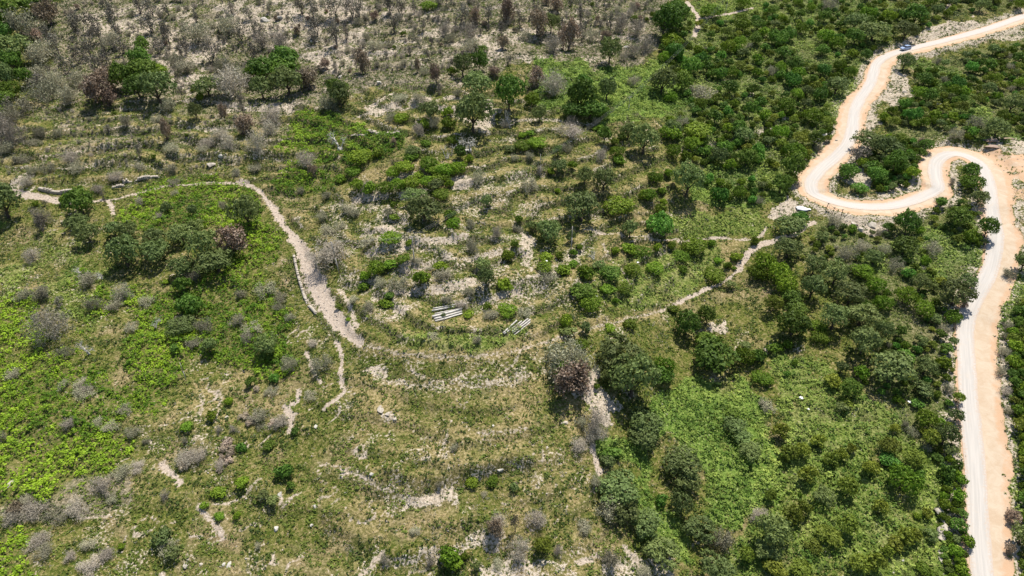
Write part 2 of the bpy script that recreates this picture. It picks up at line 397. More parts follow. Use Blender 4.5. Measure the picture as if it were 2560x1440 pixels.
zone(pale, [(-100,200),(2000,200),(1700,1500),(-100,1500)], .32, (4.5, .62, .72, 303))
DRY = [
 ([(880,940),(1450,940),(1450,1180),(1250,1190),(860,1100)], .75, (7, .25, .55)),
 ([(480,950),(700,950),(720,1070),(480,1040)], .7, (7, .35, .6)),
 ([(1000,1160),(1480,1160),(1500,1440),(900,1440),(800,1300)], .6, (7, .4, .6)),
 ([(0,560),(120,600),(110,760),(0,740)], .6, (7, .4, .6)),
 ([(1480,560),(1650,520),(1650,700),(1500,700)], .6, (7, .4, .55)),
 ([(1720,620),(1870,600),(1850,670),(1740,700)], .8, (7, .25, .5)),
 ([(1000,400),(1180,410),(1170,470),(1060,460),(890,480),(900,420)], .9, (7, .3, .5)),
 ([(1940,880),(2150,900),(2250,1000),(2200,1100),(2000,1060),(1950,1000)], .6, (7, .35, .6)),
 ([(1820,830),(2000,880),(1960,980),(1850,900)], .6, (7, .35, .6)),
 ([(1160,780),(1240,780),(1200,830),(1120,830)], .8, (7, .25, .5)),
]
for p, v, b in DRY: zone(dry, p, v, (b[0], b[1], b[2], 401))
zone(burnt, [(60,60),(300,-80),(1720,-80),(1650,110),(1560,180),(1320,150),(1180,210),(900,230),(760,270),(560,260),(300,250),(80,260),(130,160)], 1.0, (10, .12, .34, 501))
zone(burnt, [(0,260),(760,260),(700,360),(300,420),(0,420)], .6, (8, .42, .6, 502))
zone(burnt, [(0,1270),(330,1180),(330,1260),(0,1330)], .8, (8, .25, .5, 503))
# ground under the closed thickets
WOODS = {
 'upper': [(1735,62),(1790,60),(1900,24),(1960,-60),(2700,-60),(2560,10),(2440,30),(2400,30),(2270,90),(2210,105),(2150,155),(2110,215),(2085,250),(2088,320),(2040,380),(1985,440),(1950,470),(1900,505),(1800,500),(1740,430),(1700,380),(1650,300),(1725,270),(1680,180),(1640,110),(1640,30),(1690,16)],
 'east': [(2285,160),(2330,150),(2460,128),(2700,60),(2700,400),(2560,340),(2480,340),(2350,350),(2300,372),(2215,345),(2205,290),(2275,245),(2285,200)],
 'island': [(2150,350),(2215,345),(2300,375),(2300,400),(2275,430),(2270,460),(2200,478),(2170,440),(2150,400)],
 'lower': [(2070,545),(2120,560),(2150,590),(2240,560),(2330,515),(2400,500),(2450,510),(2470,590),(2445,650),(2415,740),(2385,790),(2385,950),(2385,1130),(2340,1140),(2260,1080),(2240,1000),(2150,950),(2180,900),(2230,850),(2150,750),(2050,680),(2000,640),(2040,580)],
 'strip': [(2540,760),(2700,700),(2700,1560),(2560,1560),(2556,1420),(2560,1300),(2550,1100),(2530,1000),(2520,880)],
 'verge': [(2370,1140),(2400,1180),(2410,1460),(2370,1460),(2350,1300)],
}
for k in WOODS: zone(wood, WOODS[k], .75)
trk = abs(fbm(GX / 16, GY / 16, 131, 3) - .5); trk2 = abs(fbm(GX / 11 + 40, GY / 11, 137, 3) - .47)
tm = np.zeros_like(H); 
for p_ in ([(-200,850),(450,950),(700,650),(860,860),(900,1000),(1450,980),(1480,1450),(-200,1600)], [(0,520),(330,560),(300,760),(0,780)]):
    zone(tm, p_, 1.0)
path[:] = np.maximum(path, tm * .62 * np.maximum((1 - sstep(.003, .013, trk)) * sstep(.42, .6, fbm(GX / 12, GY / 12, 140, 2)), (1 - sstep(.003, .012, trk2)) * sstep(.45, .6, fbm(GX / 12, GY / 12, 150, 2))) * (1 - lush) * (1 - fern))
zone(dirt, [(2440,372),(2500,378),(2640,395),(2640,470),(2560,450),(2500,440),(2470,420)], .85, (5, .1, .3, 701))
zone(dirt, [(2490,470),(2560,460),(2600,520),(2520,560),(2500,520)], .55, (4, .35, .5, 702))
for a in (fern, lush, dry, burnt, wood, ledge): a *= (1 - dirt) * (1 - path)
fern *= (1 - .6 * pale); pale *= (1 - .9 * fern * (pale < .8)); pale *= (1 - .75 * lush) 
path *= (1 - dirt); pale *= (1 - dirt)

def sample(arr, x, y):
    x = np.asarray(x, float); y = np.asarray(y, float)
    i = np.clip(np.searchsorted(AX, x) - 1, 0, NX - 2); j = np.clip(np.searchsorted(AY, y) - 1, 0, NY - 2)
    fx = (x - AX[i]) / (AX[i + 1] - AX[i]); fy = (y - AY[j]) / (AY[j + 1] - AY[j])
    return (arr[j, i] * (1 - fx) + arr[j, i + 1] * fx) * (1 - fy) + (arr[j + 1, i] * (1 - fx) + arr[j + 1, i + 1] * fx) * fy
def ground(x, y): return sample(H, x, y)
def at(u, v):
    x, y, D = drop(u, v, ground); return float(x), float(y), float(ground(x, y)), float(D)

# ------------------------------------------------------------------ materials
def new_mat(name):
    m = bpy.data.materials.new(name); m.use_nodes = True
    nt = m.node_tree; b = nt.nodes['Principled BSDF']; b.inputs['Roughness'].default_value = .9
    b.inputs['Specular IOR Level'].default_value = .15
    return m, nt, b
def N(nt, t, **kw):
    n = nt.nodes.new(t)
    for k, v in kw.items(): setattr(n, k, v)
    return n
def rgb(nt, c):
    n = N(nt, 'ShaderNodeRGB'); n.outputs[0].default_value = (*c, 1); return n.outputs[0]
def mix(nt, f, a, b, blend='MIX'):
    n = N(nt, 'ShaderNodeMix', data_type='RGBA', blend_type=blend)
    for s, v in ((n.inputs[0], f), (n.inputs[6], a), (n.inputs[7], b)):
        if hasattr(v, 'is_output'): nt.links.new(v, s)
        elif isinstance(v, (int, float)): s.default_value = v
        else: s.default_value = (*v, 1)
    return n.outputs[2]
def noise(nt, scale, detail=4, rough=.6, vec=None, dist=0):
    n = N(nt, 'ShaderNodeTexNoise'); n.inputs['Scale'].default_value = scale; n.inputs['Detail'].default_value = detail
    n.inputs['Roughness'].default_value = rough; n.inputs['Distortion'].default_value = dist
    if vec: nt.links.new(vec, n.inputs['Vector'])
    return n.outputs['Fac']
def ramp(nt, f, a, b, lo=0.0, hi=1.0):
    n = N(nt, 'ShaderNodeMapRange'); nt.links.new(f, n.inputs[0])
    n.inputs[1].default_value = a; n.inputs[2].default_value = b; n.inputs[3].default_value = lo; n.inputs[4].default_value = hi
    return n.outputs[0]
def math_(nt, op, a, b):
    n = N(nt, 'ShaderNodeMath', operation=op)
    for s, v in ((n.inputs[0], a), (n.inputs[1], b)):
        if hasattr(v, 'is_output'): nt.links.new(v, s)
        else: s.default_value = v
    return n.outputs[0]
def attr(nt, name):
    n = N(nt, 'ShaderNodeAttribute'); n.attribute_name = name; return n.outputs['Fac']

def leaf_mat(name, a, b, third=None, trans=.25, vary=.35):
    """leaves: each leaf and each bush a little different between two real leaf colours"""
    m, nt, p = new_mat(name)
    t = attr(nt, 'tint'); oi = N(nt, 'ShaderNodeObjectInfo').outputs['Random']
    c = mix(nt, t, a, b)
    if third: c = mix(nt, ramp(nt, t, .86, .9), c, third)
    hsv = N(nt, 'ShaderNodeHueSaturation'); nt.links.new(c, hsv.inputs['Color'])
    nt.links.new(ramp(nt, oi, 0, 1, 1 - vary, 1 + vary), hsv.inputs['Value'])
    nt.links.new(ramp(nt, math_(nt, 'FRACT', math_(nt, 'MULTIPLY', oi, 7.31), 0.0), 0, 1, .485, .515), hsv.inputs['Hue'])
    nt.links.new(hsv.outputs[0], p.inputs['Base Color']); p.inputs['Roughness'].default_value = .65; p.inputs['Specular IOR Level'].default_value = .25
    if trans:
        tr = N(nt, 'ShaderNodeBsdfTranslucent'); nt.links.new(hsv.outputs[0], tr.inputs['Color'])
        ms = N(nt, 'ShaderNodeMixShader'); ms.inputs[0].default_value = trans
        nt.links.new(p.outputs[0], ms.inputs[1]); nt.links.new(tr.outputs[0], ms.inputs[2])
        nt.links.new(ms.outputs[0], nt.nodes['Material Output'].inputs['Surface'])
    return m
def plain(name, c, c2=None, scale=3.0, rough=.85, metal=0, obj=True):
    m, nt, p = new_mat(name)
    tc = N(nt, 'ShaderNodeTexCoord').outputs['Object']
    col = mix(nt, ramp(nt, noise(nt, scale, 5, .65, tc), .35, .65), c, c2 or tuple(v * .75 for v in c))
    nt.links.new(col, p.inputs['Base Color']); p.inputs['Roughness'].default_value = rough; p.inputs['Metallic'].default_value = metal
    return m

M = {}
M['oak'] = leaf_mat('oak_leaves', (.045,.095,.012), (.190,.300,.042), trans=.3)
M['olive'] = leaf_mat('olive_leaves', (.085,.125,.032), (.260,.325,.105), trans=.3)
M['mastic'] = leaf_mat('mastic_leaves', (.065,.130,.008), (.265,.390,.032), trans=.3, vary=.4)
M['young'] = leaf_mat('yellow_green_leaves', (.085,.120,.012), (.330,.390,.055), trans=.3)
M['broad'] = leaf_mat('bright_leaves', (.070,.165,.020), (.200,.380,.060), trans=.3)
M['greyleaf'] = leaf_mat('grey_scrub_leaves', (.19,.19,.11), (.43,.41,.28), trans=.2, vary=.4)
M['twig'] = leaf_mat('grey_twigs', (.26,.225,.165), (.48,.43,.345), trans=0)
M['rust'] = leaf_mat('scorched_leaves', (.21,.140,.080), (.40,.32,.24), trans=.15)
M['tan'] = leaf_mat('tan_dead_leaves', (.30,.235,.165), (.56,.46,.35), trans=.15)
M['white'] = leaf_mat('bleached_wood', (.50,.47,.42), (.72,.69,.64), trans=0, vary=.1)
M['char'] = leaf_mat('charred_wood', (.07,.060,.055), (.19,.165,.15), trans=0)
M['charleaf'] = leaf_mat('scorched_dark_leaves', (.10,.095,.070), (.26,.235,.18), trans=.15)
M['bark'] = plain('bark', (.11,.085,.062), (.055,.045,.035), 4)
M['fern'] = leaf_mat('bracken', (.070,.160,.010), (.330,.500,.030), vary=0, trans=.3)
M['lush'] = leaf_mat('creeper', (.090,.185,.025), (.420,.540,.115), vary=0, trans=.3)
M['scrub'] = leaf_mat('scrub', (.042,.070,.010), (.195,.240,.040), vary=0)
M['greyscrub'] = leaf_mat('grey_scrub', (.150,.140,.105), (.36,.33,.265), vary=0, trans=.1)
M['grass'] = leaf_mat('dry_grass', (.150,.155,.035), (.480,.375,.170), vary=0, trans=.2)
M['stone'] = plain('pale_stone', (.54,.48,.40), (.33,.29,.24), 1.6)
M['rock'] = plain('white_boulder', (.62,.585,.52), (.38,.35,.30), 1.5)
M['concrete'] = plain('concrete', (.62,.59,.54), (.40,.375,.33), 1.6)
M['pole'] = plain('grey_wooden_pole', (.46,.43,.39), (.34,.31,.28), 3)
M['wire'] = plain('wire', (.30,.30,.31), (.22,.22,.23), 3, .5)
M['rustmetal'] = plain('rusty_post', (.10,.07,.06), (.16,.10,.08), 4)
M['cloth'] = plain('white_sheet', (.84,.84,.83), (.76,.76,.76), .8)

# ground shader
gm, nt, p = new_mat('hillside')
geo = N(nt, 'ShaderNodeNewGeometry').outputs['Position']
nA, nB, nC, nD = noise(nt, .09, 5, .6, geo, .6), noise(nt, .45, 5, .62, geo, .5), noise(nt, 1.9, 4, .62, geo), noise(nt, 6.0, 3, .6, geo)
straw = mix(nt, ramp(nt, nD, .35, .65), (.285,.225,.095), (.435,.345,.170))
olive_c = mix(nt, ramp(nt, nD, .35, .65), (.070,.085,.016), (.150,.155,.036))
base = mix(nt, ramp(nt, nC, .46, .66), olive_c, straw)
base = mix(nt, ramp(nt, nB, .40, .62), base, mix(nt, ramp(nt, nC, .45, .55), (.062,.092,.015), (.145,.158,.034)))
brown = mix(nt, ramp(nt, nC, .4, .6), (.25,.175,.10), (.43,.335,.205))
base = mix(nt, ramp(nt, nA, .52, .68, 0, .7), base, brown)
a = attr(nt, 'dry'); base = mix(nt, a, base, mix(nt, ramp(nt, nC, .42, .58), (.190,.160,.060), (.430,.335,.175)))
a = attr(nt, 'burnt'); base = mix(nt, math_(nt, 'MULTIPLY', a, .8), base, mix(nt, ramp(nt, nC, .42, .60), (.17,.143,.105), (.41,.35,.265)))
a = attr(nt, 'lush'); base = mix(nt, a, base, mix(nt, ramp(nt, nC, .4, .6), (.080,.145,.022), (.210,.290,.065)))
a = attr(nt, 'fern'); base = mix(nt, a, base, mix(nt, ramp(nt, nC, .4, .6), (.060,.110,.012), (.19,.16,.06)))
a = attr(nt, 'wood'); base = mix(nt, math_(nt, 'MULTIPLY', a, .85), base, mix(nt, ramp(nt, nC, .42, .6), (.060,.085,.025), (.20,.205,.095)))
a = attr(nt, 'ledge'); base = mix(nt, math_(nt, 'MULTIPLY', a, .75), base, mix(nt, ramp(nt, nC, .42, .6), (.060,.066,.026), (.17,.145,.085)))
palec = mix(nt, ramp(nt, nC, .38, .60), (.34,.275,.20), (.60,.515,.41))
palec = mix(nt, ramp(nt, nD, .55, .68), palec, (.25,.225,.185))
pf = ramp(nt, math_(nt, 'ADD', attr(nt, 'pale'), ramp(nt, nC, .3, .7, -.45, .45)), .30, .62)
base = mix(nt, pf, base, palec)
pathc = mix(nt, ramp(nt, nC, .38, .62), (.42,.335,.255), (.62,.53,.44))
vor = N(nt, 'ShaderNodeTexVoronoi'); vor.inputs['Scale'].default_value = 2.2; nt.links.new(geo, vor.inputs['Vector'])
pathc = mix(nt, ramp(nt, vor.outputs['Distance'], .28, .5, 0, .6), pathc, (.44,.36,.29))
base = mix(nt, ramp(nt, math_(nt, 'ADD', attr(nt, 'path'), ramp(nt, nC, .3, .7, -.25, .25)), .25, .6), base, pathc)
dirtc = mix(nt, ramp(nt, noise(nt, .35, 5, .65, geo, .8), .38, .62), (.49,.375,.265), (.54,.445,.335))
dirtc = mix(nt, ramp(nt, nC, .55, .72, 0, .35), dirtc, (.52,.37,.27))
dirtc = mix(nt, ramp(nt, math_(nt, 'ADD', attr(nt, 'rim'), ramp(nt, nB, .35, .65, -.45, .3)), .35, .95, 0, .75), dirtc, (.52,.325,.195))
base = mix(nt, ramp(nt, math_(nt, 'ADD', attr(nt, 'dirt'), ramp(nt, nC, .3, .7, -.2, .2)), .35, .6), base, dirtc)
nt.links.new(base, p.inputs['Base Color']); p.inputs['Roughness'].default_value = 1; p.inputs['Specular IOR Level'].default_value = .05
bmp = N(nt, 'ShaderNodeBump'); bmp.inputs['Strength'].default_value = .9; bmp.inputs['Distance'].default_value = .35
hgt = math_(nt, 'MULTIPLY', math_(nt, 'ADD', nC, math_(nt, 'MULTIPLY', nD, .5)), ramp(nt, attr(nt, 'dirt'), 0, 1, 1, .12))
nt.links.new(hgt, bmp.inputs['Height']); nt.links.new(bmp.outputs[0], p.inputs['Normal'])
M['ground'] = gm

# ------------------------------------------------------------------ mesh helpers
def mesh_np(name, V, Fq, mat, tint=None, attrs=None, smooth=False):
    me = bpy.data.meshes.new(name); V = np.ascontiguousarray(V, np.float32); Fq = np.ascontiguousarray(Fq, np.int32)
    me.vertices.add(len(V)); me.vertices.foreach_set('co', V.ravel())
    k = Fq.shape[1]; me.loops.add(Fq.size); me.loops.foreach_set('vertex_index', Fq.ravel())
    me.polygons.add(len(Fq)); me.polygons.foreach_set('loop_start', np.arange(len(Fq), dtype=np.int32) * k)
    me.polygons.foreach_set('loop_total', np.full(len(Fq), k, np.int32))
    me.update(calc_edges=True)
    if smooth: me.polygons.foreach_set('use_smooth', np.ones(len(Fq), bool))
    if tint is not None:
        at_ = me.attributes.new('tint', 'FLOAT', 'FACE'); at_.data.foreach_set('value', np.ascontiguousarray(tint, np.float32))
    for kx, vx in (attrs or {}).items():
        at_ = me.attributes.new(kx, 'FLOAT', 'POINT'); at_.data.foreach_set('value', np.ascontiguousarray(vx, np.float32))
    me.materials.append(mat); return me
def link(name, me, parent=None, **props):
    o = bpy.data.objects.new(name, me); COL.objects.link(o)
    if parent: o.parent = parent
    for k, v in props.items():
        if v: o[k] = v
    return o
def unit(a): return a / (np.linalg.norm(a, axis=-1, keepdims=True) + 1e-9)
def quads(c, n, size, rs, asp=1.0):
    """one leaf card per centre c, facing n"""
    r = rs.normal(size=c.shape); t = unit(np.cross(n, r)); b = np.cross(n, t)
    s = np.broadcast_to(np.asarray(size).reshape(-1, 1), (len(c), 1))
    t = t * s * asp; b = b * s
    V = np.stack([c - t * .5, c - b * .5 + t * .05, c + t * .5, c + b * .5 - t * .05], 1).reshape(-1, 3)
    return V, np.arange(len(V), dtype=np.int32).reshape(-1, 4)
def tubes(segs, sides=4):
    """segs: list of (p0, p1, r0, r1)"""
    Vs = []; Fs = []; k = 0
    for p0, p1, r0, r1 in segs:
        p0 = np.array(p0, float); p1 = np.array(p1, float); d = unit(p1 - p0)
        t = unit(np.cross(d, [0.31, .71, .13] if abs(d[2]) > .5 else [0, 0, 1.0])); b = np.cross(d, t)
        for p_, r_ in ((p0, r0), (p1, r1)):
            for s in range(sides):
                an = 2 * math.pi * s / sides; Vs.append(p_ + (t * math.cos(an) + b * math.sin(an)) * r_)
        for s in range(sides): Fs.append((k + s, k + (s + 1) % sides, k + sides + (s + 1) % sides, k + sides + s))
        if sides == 4: Fs.append((k + 4, k + 5, k + 6, k + 7)); Fs.append((k + 3, k + 2, k + 1, k))
        k += 2 * sides
    return np.array(Vs), np.array(Fs)
def crown(rs, nlobe, nleaf, leaf, H0, H1, flat=.9, lob=(.30, .44), spread=.62, gap=0.0, cone=0.0, rough=.18):
    """a lumpy crown: leaf cards over many lobes, in a 2-wide unit"""
    C = []; 
    for i in range(nlobe):
        for _ in range(30):
            d = unit(rs.normal(size=3)); d[2] = abs(d[2]) * 1.0 - .25
            r = spread * rs.uniform(.45, 1.0)
            c = d * r; hz = (H0 + H1) / 2 + c[2] * (H1 - H0) * .62
            if all(np.linalg.norm(np.array([c[0], c[1], hz]) - q[0]) > .26 for q in C): break
        rad = rs.uniform(*lob)
        if cone: 
            sc = 1 - cone * (hz - H0) / (H1 - H0); c = c * sc; rad *= .7 + .3 * sc
        C.append((np.array([c[0], c[1], min(max(hz, H0 + rad * .55), H1 - rad * .75)]), rad))
    cs = np.array([q[0] for q in C]); rr = np.array([q[1] for q in C])
    li = rs.choice(len(C), nleaf, p=rr ** 2 / (rr ** 2).sum())
    d = unit(rs.normal(size=(nleaf, 3))); d[:, 2] = np.where(rs.random(nleaf) < .55, abs(d[:, 2]), d[:, 2])
    # second level lumps on every lobe
    lum = .86 + rough * (np.sin(d[:, 0] * 7 + li * 2.3) + np.sin(d[:, 1] * 8 + li * 1.1) + np.sin(d[:, 2] * 7 + li))
    rad = rr[li] * lum * (1 - .35 * rs.random(nleaf) ** 2.5)
    P = cs[li] + d * rad[:, None] * np.array([1, 1, flat])
    keep = np.ones(nleaf, bool)
    for c, r in C: keep &= ~((np.linalg.norm(P - c, axis=1) < r * .6))
    if gap: keep &= vnoise(P[:, 0] * 4 + 9, P[:, 1] * 4 + P[:, 2] * 3 + 5, int(rs.integers(999))) > gap
    keep &= P[:, 2] > .02
    P = P[keep]; d = d[keep]; li = li[keep]
    rr_ = np.percentile(np.hypot(P[:, 0], P[:, 1]), 97); zt = np.percentile(P[:, 2], 99.5)
    P = P * np.array([1 / rr_, 1 / rr_, H1 / zt])
    nrm = unit(d * 1.1 + rs.normal(size=d.shape) * .5)
    V, Fq = quads(P, nrm, leaf * rs.uniform(.6, 1.35, len(P)), rs)
    lt = rs.uniform(.15, .75, len(C))
    tint = np.clip(.55 * lt[li] + .45 * rs.random(len(P)) + rs.normal(size=len(P)) * .07, 0, 1)
    return V, Fq, tint, C
def branches(rs, levels, n0, spread, H1, r0, nsub=3, crook=.25, tips=None, up=.5):
    segs = []; stack = []
    def grow(p, d, L, r, lv):
        k = 3 if lv < 2 else 2
        for i in range(k):
            d = unit(d + rs.normal(size=3) * crook + np.array([0, 0, .05]))
            q = p + d * L / k; segs.append((p, q, r, r * .8)); p = q; r *= .8
            if lv < levels and i < k - 1 and rs.random() < .75: 
                dd = unit(d * .5 + rs.normal(size=3) * spread + np.array([0, 0, up * .5])); grow(q, dd, L * .55, r * .6, lv + 1)
        if lv < levels:
            for _ in range(nsub):
                dd = unit(d * .8 + rs.normal(size=3) * spread + np.array([0, 0, up * .4])); grow(p, dd, L * rs.uniform(.5, .72), r * .65, lv + 1)
        elif tips is not None: tips.append(p)
    for i in range(n0):
        an = 2 * math.pi * (i + rs.random() * .6) / n0
        d = unit(np.array([math.cos(an) * spread * .9, math.sin(an) * spread * .9, 1.0]))
        grow(np.array([0, 0, 0.0]) + d * .02, d, H1 * .48, r0, 0)
    return segs

# ------------------------------------------------------------------ plant kinds: meshes in a 2-wide unit (radius 1)
def trunk_mesh(name, rs, z1, r, n=4, lean=.35):
    segs = []; p = np.array([0, 0, -.15]); 
    for i in range(3):
        q = p + np.array([rs.normal() * .04, rs.normal() * .04, (z1 + .15) / 3]); segs.append((p, q, r * (1 - .15 * i), r * (1 - .15 * (i + 1)))); p = q
    for i in range(n):
        an = 2 * math.pi * (i + rs.random()) / n
        q = p + np.array([math.cos(an) * lean, math.sin(an) * lean, .38]); segs.append((p, q, r * .5, r * .25))
        segs.append((q, q + np.array([math.cos(an) * .15, math.sin(an) * .15, .3]), r * .25, r * .1))
    V_, F_ = tubes(segs, 4); return mesh_np(name, V_, F_, M['bark'])
# kind: object name, category, list of (part name, [mesh variants small], [variants large])
KINDS = {}
def add_kind(key, name, cat, parts_small, parts_large, hr):
    KINDS[key] = dict(name=name, cat=cat, small=parts_small, large=parts_large, hr=hr)
def leafy(matname, nl, lv_small, lv_large, H0, H1, nvar=4, trunk=None, core=True, part='crown', **kw):
    out = {'small': [], 'large': []}
    for size, (n, leaf) in (('small', lv_small), ('large', lv_large)):
        for v in range(nvar):
            rs = np.random.default_rng(abs(hash((matname, size, v, nl))) % 99991 if False else (len(matname) * 131 + nl * 17 + v * 7 + (3 if size == 'small' else 5) + sum(map(ord, matname))))
            Vc, Fc, tint, C = crown(rs, nl if size == 'large' else max(5, nl * 2 // 3), n, leaf, H0, H1, **kw)
            ps = [(part, mesh_np(part + '_' + matname, Vc, Fc, M[matname], tint))]
            if trunk: ps.insert(0, ('trunk', trunk_mesh('trunk', rs, H0 + .25, trunk)))
            else:
                sg = [((0, 0, -.1), (math.cos(t) * .3, math.sin(t) * .3, H0 + .3), .05, .02) for t in (0.3, 2.2, 4.4)]
                Vt, Ft = tubes(sg); ps.insert(0, ('stem', mesh_np('stem', Vt, Ft, M['bark'])))
            out[size].append(ps)
    return out['small'], out['large']
s, l = leafy('oak', 15, (1500, .20), (4600, .115), .08, 1.6, trunk=.09, lob=(.28, .42)); add_kind('D', 'oak_tree', 'tree', s, l, 1.6)
s, l = leafy('olive', 16, (1600, .18), (4800, .105), .10, 1.6, trunk=.11, gap=.20, lob=(.26, .40)); add_kind('O', 'olive_tree', 'tree', s, l, 1.6)
s, l = leafy('mastic', 14, (1300, .19), (4200, .105), .0, 1.15, part='foliage', lob=(.30, .42)); add_kind('B', 'evergreen_shrub', 'shrub', s, l, 1.15)
s, l = leafy('young', 14, (1500, .18), (4200, .105), .0, 1.6, part='foliage', cone=.45, lob=(.24, .36), rough=.22); add_kind('Y', 'myrtle_shrub', 'shrub', s, l, 1.6)
s, l = leafy('broad', 13, (1100, .22), (3600, .13), .0, 1.1, part='foliage', lob=(.28, .42)); add_kind('G', 'leafy_shrub', 'shrub', s, l, 1.1)
s, l = leafy('tan', 11, (1000, .17), (2600, .11), .0, .95, part='foliage', lob=(.26, .38)); add_kind('T', 'dead_cushion_bush', 'dead shrub', s, l, .95)
def bare(matname, nvar, levels, n0, spread, H1, r0, nsub, part='branches', leaf=None, tr=True, crook=.25, up=.5, trunkname='trunk', card=1.0):
    res = []
    for v in range(nvar):
        rs = np.random.default_rng(500 + v * 13 + levels * 101 + n0 * 7 + sum(map(ord, matname))); tips = []
        segs = branches(rs, levels, n0, spread, H1, r0, nsub, crook, tips, up)
        P = np.array([s_[1] for s_ in segs]); mx = np.percentile(np.hypot(P[:, 0], P[:, 1]), 97); mz = P[:, 2].max()
        f = np.array([1 / mx, 1 / mx, H1 / mz]); segs = [(a_ * f, b_ * f, ra, rb) for a_, b_, ra, rb in segs]
        thick = [s_ for s_ in segs if s_[2] > r0 * .35]; thin = [s_ for s_ in segs if s_[2] <= r0 * .35]
        Vt, Ft = tubes(thick); Vb, Fb = tubes(thin, 3); 
        Fb4 = Fb
        tint = np.repeat(rs.random(len(thin)), 3)
        ps = [('trunk', mesh_np('trunk', Vt, Ft, M['char'] if matname in ('charleaf', 'rust') else (M['white'] if matname == 'white' else M['twig']), rs.random(len(Ft)))),
              ('branches', mesh_np('branches', Vb, Fb4, M['char'] if matname in ('charleaf',) else (M['twig'] if matname == 'rust' else M[matname]), tint))]
        if leaf:
            tp = np.array(tips) * f; n, sz = leaf; idx = rs.integers(0, len(tp), n)
            C = tp[idx] + rs.normal(size=(n, 3)) * .10; C[:, 2] = np.maximum(C[:, 2], .03)
            Vl, Fl = quads(C, unit(rs.normal(size=(n, 3)) + [0, 0, .4]), sz * rs.uniform(.6, 1.4, n), rs, card)
            pn_ = 'twigs' if card < .5 else 'foliage'; ps.append((pn_, mesh_np(pn_, Vl, Fl, M[leaf_m(matname)], rs.random(n))))
        res.append(ps)
    return res
def leaf_m(m): return m
def both(a): return a, a
rb = bare('twig', 5, 4, 7, .75, 1.25, .035, 3, leaf=(2600, .13), card=.16); add_kind('R', 'dead_shrub', 'dead shrub', rb, rb, 1.25)
rb = bare('white', 4, 3, 2, .65, 1.7, .085, 3, crook=.4); add_kind('W', 'bleached_dead_tree', 'dead tree', rb, rb, 1.7)
rb = bare('rust', 5, 4, 4, .55, 1.7, .05, 3, leaf=(2200, .11)); add_kind('N', 'scorched_tree', 'burnt tree', rb, rb, 1.7)
rb = bare('charleaf', 6, 4, 3, .50, 2.0, .055, 3, leaf=(420, .12)); add_kind('K', 'burnt_tree', 'burnt tree', rb, rb, 2.0)
# grey half-dead scrub: leafy grey
rb = bare('twig', 5, 4, 7, .75, 1.25, .035, 3); 
GR = []
for v, ps in enumerate(bare('greyleaf', 4, 4, 7, .75, 1.2, .03, 3, leaf=(1700, .12), card=.38)): GR.append([(a_, m_) for a_, m_ in ps])
for ps in GR:
    ps[1][1].materials[0] = M['twig']; ps[0][1].materials[0] = M['twig']
add_kind('S', 'grey_scrub_bush', 'shrub', GR, GR, 1.2)

PLANTS = []                 # kind, u, v, width m, height m, x, y, z, region
def plant(kind, u, v, wpx, hpx, region=None):
    """u, v: centre of the plant in the photograph; wpx, hpx: its size there"""
    x, y, z, D = at(u, v); sc = F / D
    dep = math.atan2(CAM_H - z, math.hypot(x, y)); wm = wpx / sc
    vis = max(0.0, (hpx / sc) ** 2 - (wm * math.sin(dep)) ** 2) ** .5 / math.cos(dep)
    hr = KINDS[kind]['hr'] / 2
    hm = min(max(vis, wm * hr * .75), wm * hr * 1.45)
    if kind in 'KN': hm = min(max(vis, wm * 1.0), wm * 2.6)
    # foot lies below the centre in the picture
    x, y, z, D = at(u, v + hm * .5 * math.cos(dep) * sc * .92)
    PLANTS.append([kind, u, v, wm, hm, x, y, z, region])
def plants(tile, spec):
    for s_ in spec.split():
        k = s_[0]; a_ = [float(t) for t in s_[1:].split(',')]
        u, v = full(tile, a_[0], a_[1]); plant(k, u, v, a_[2] * TS, a_[3] * TS)

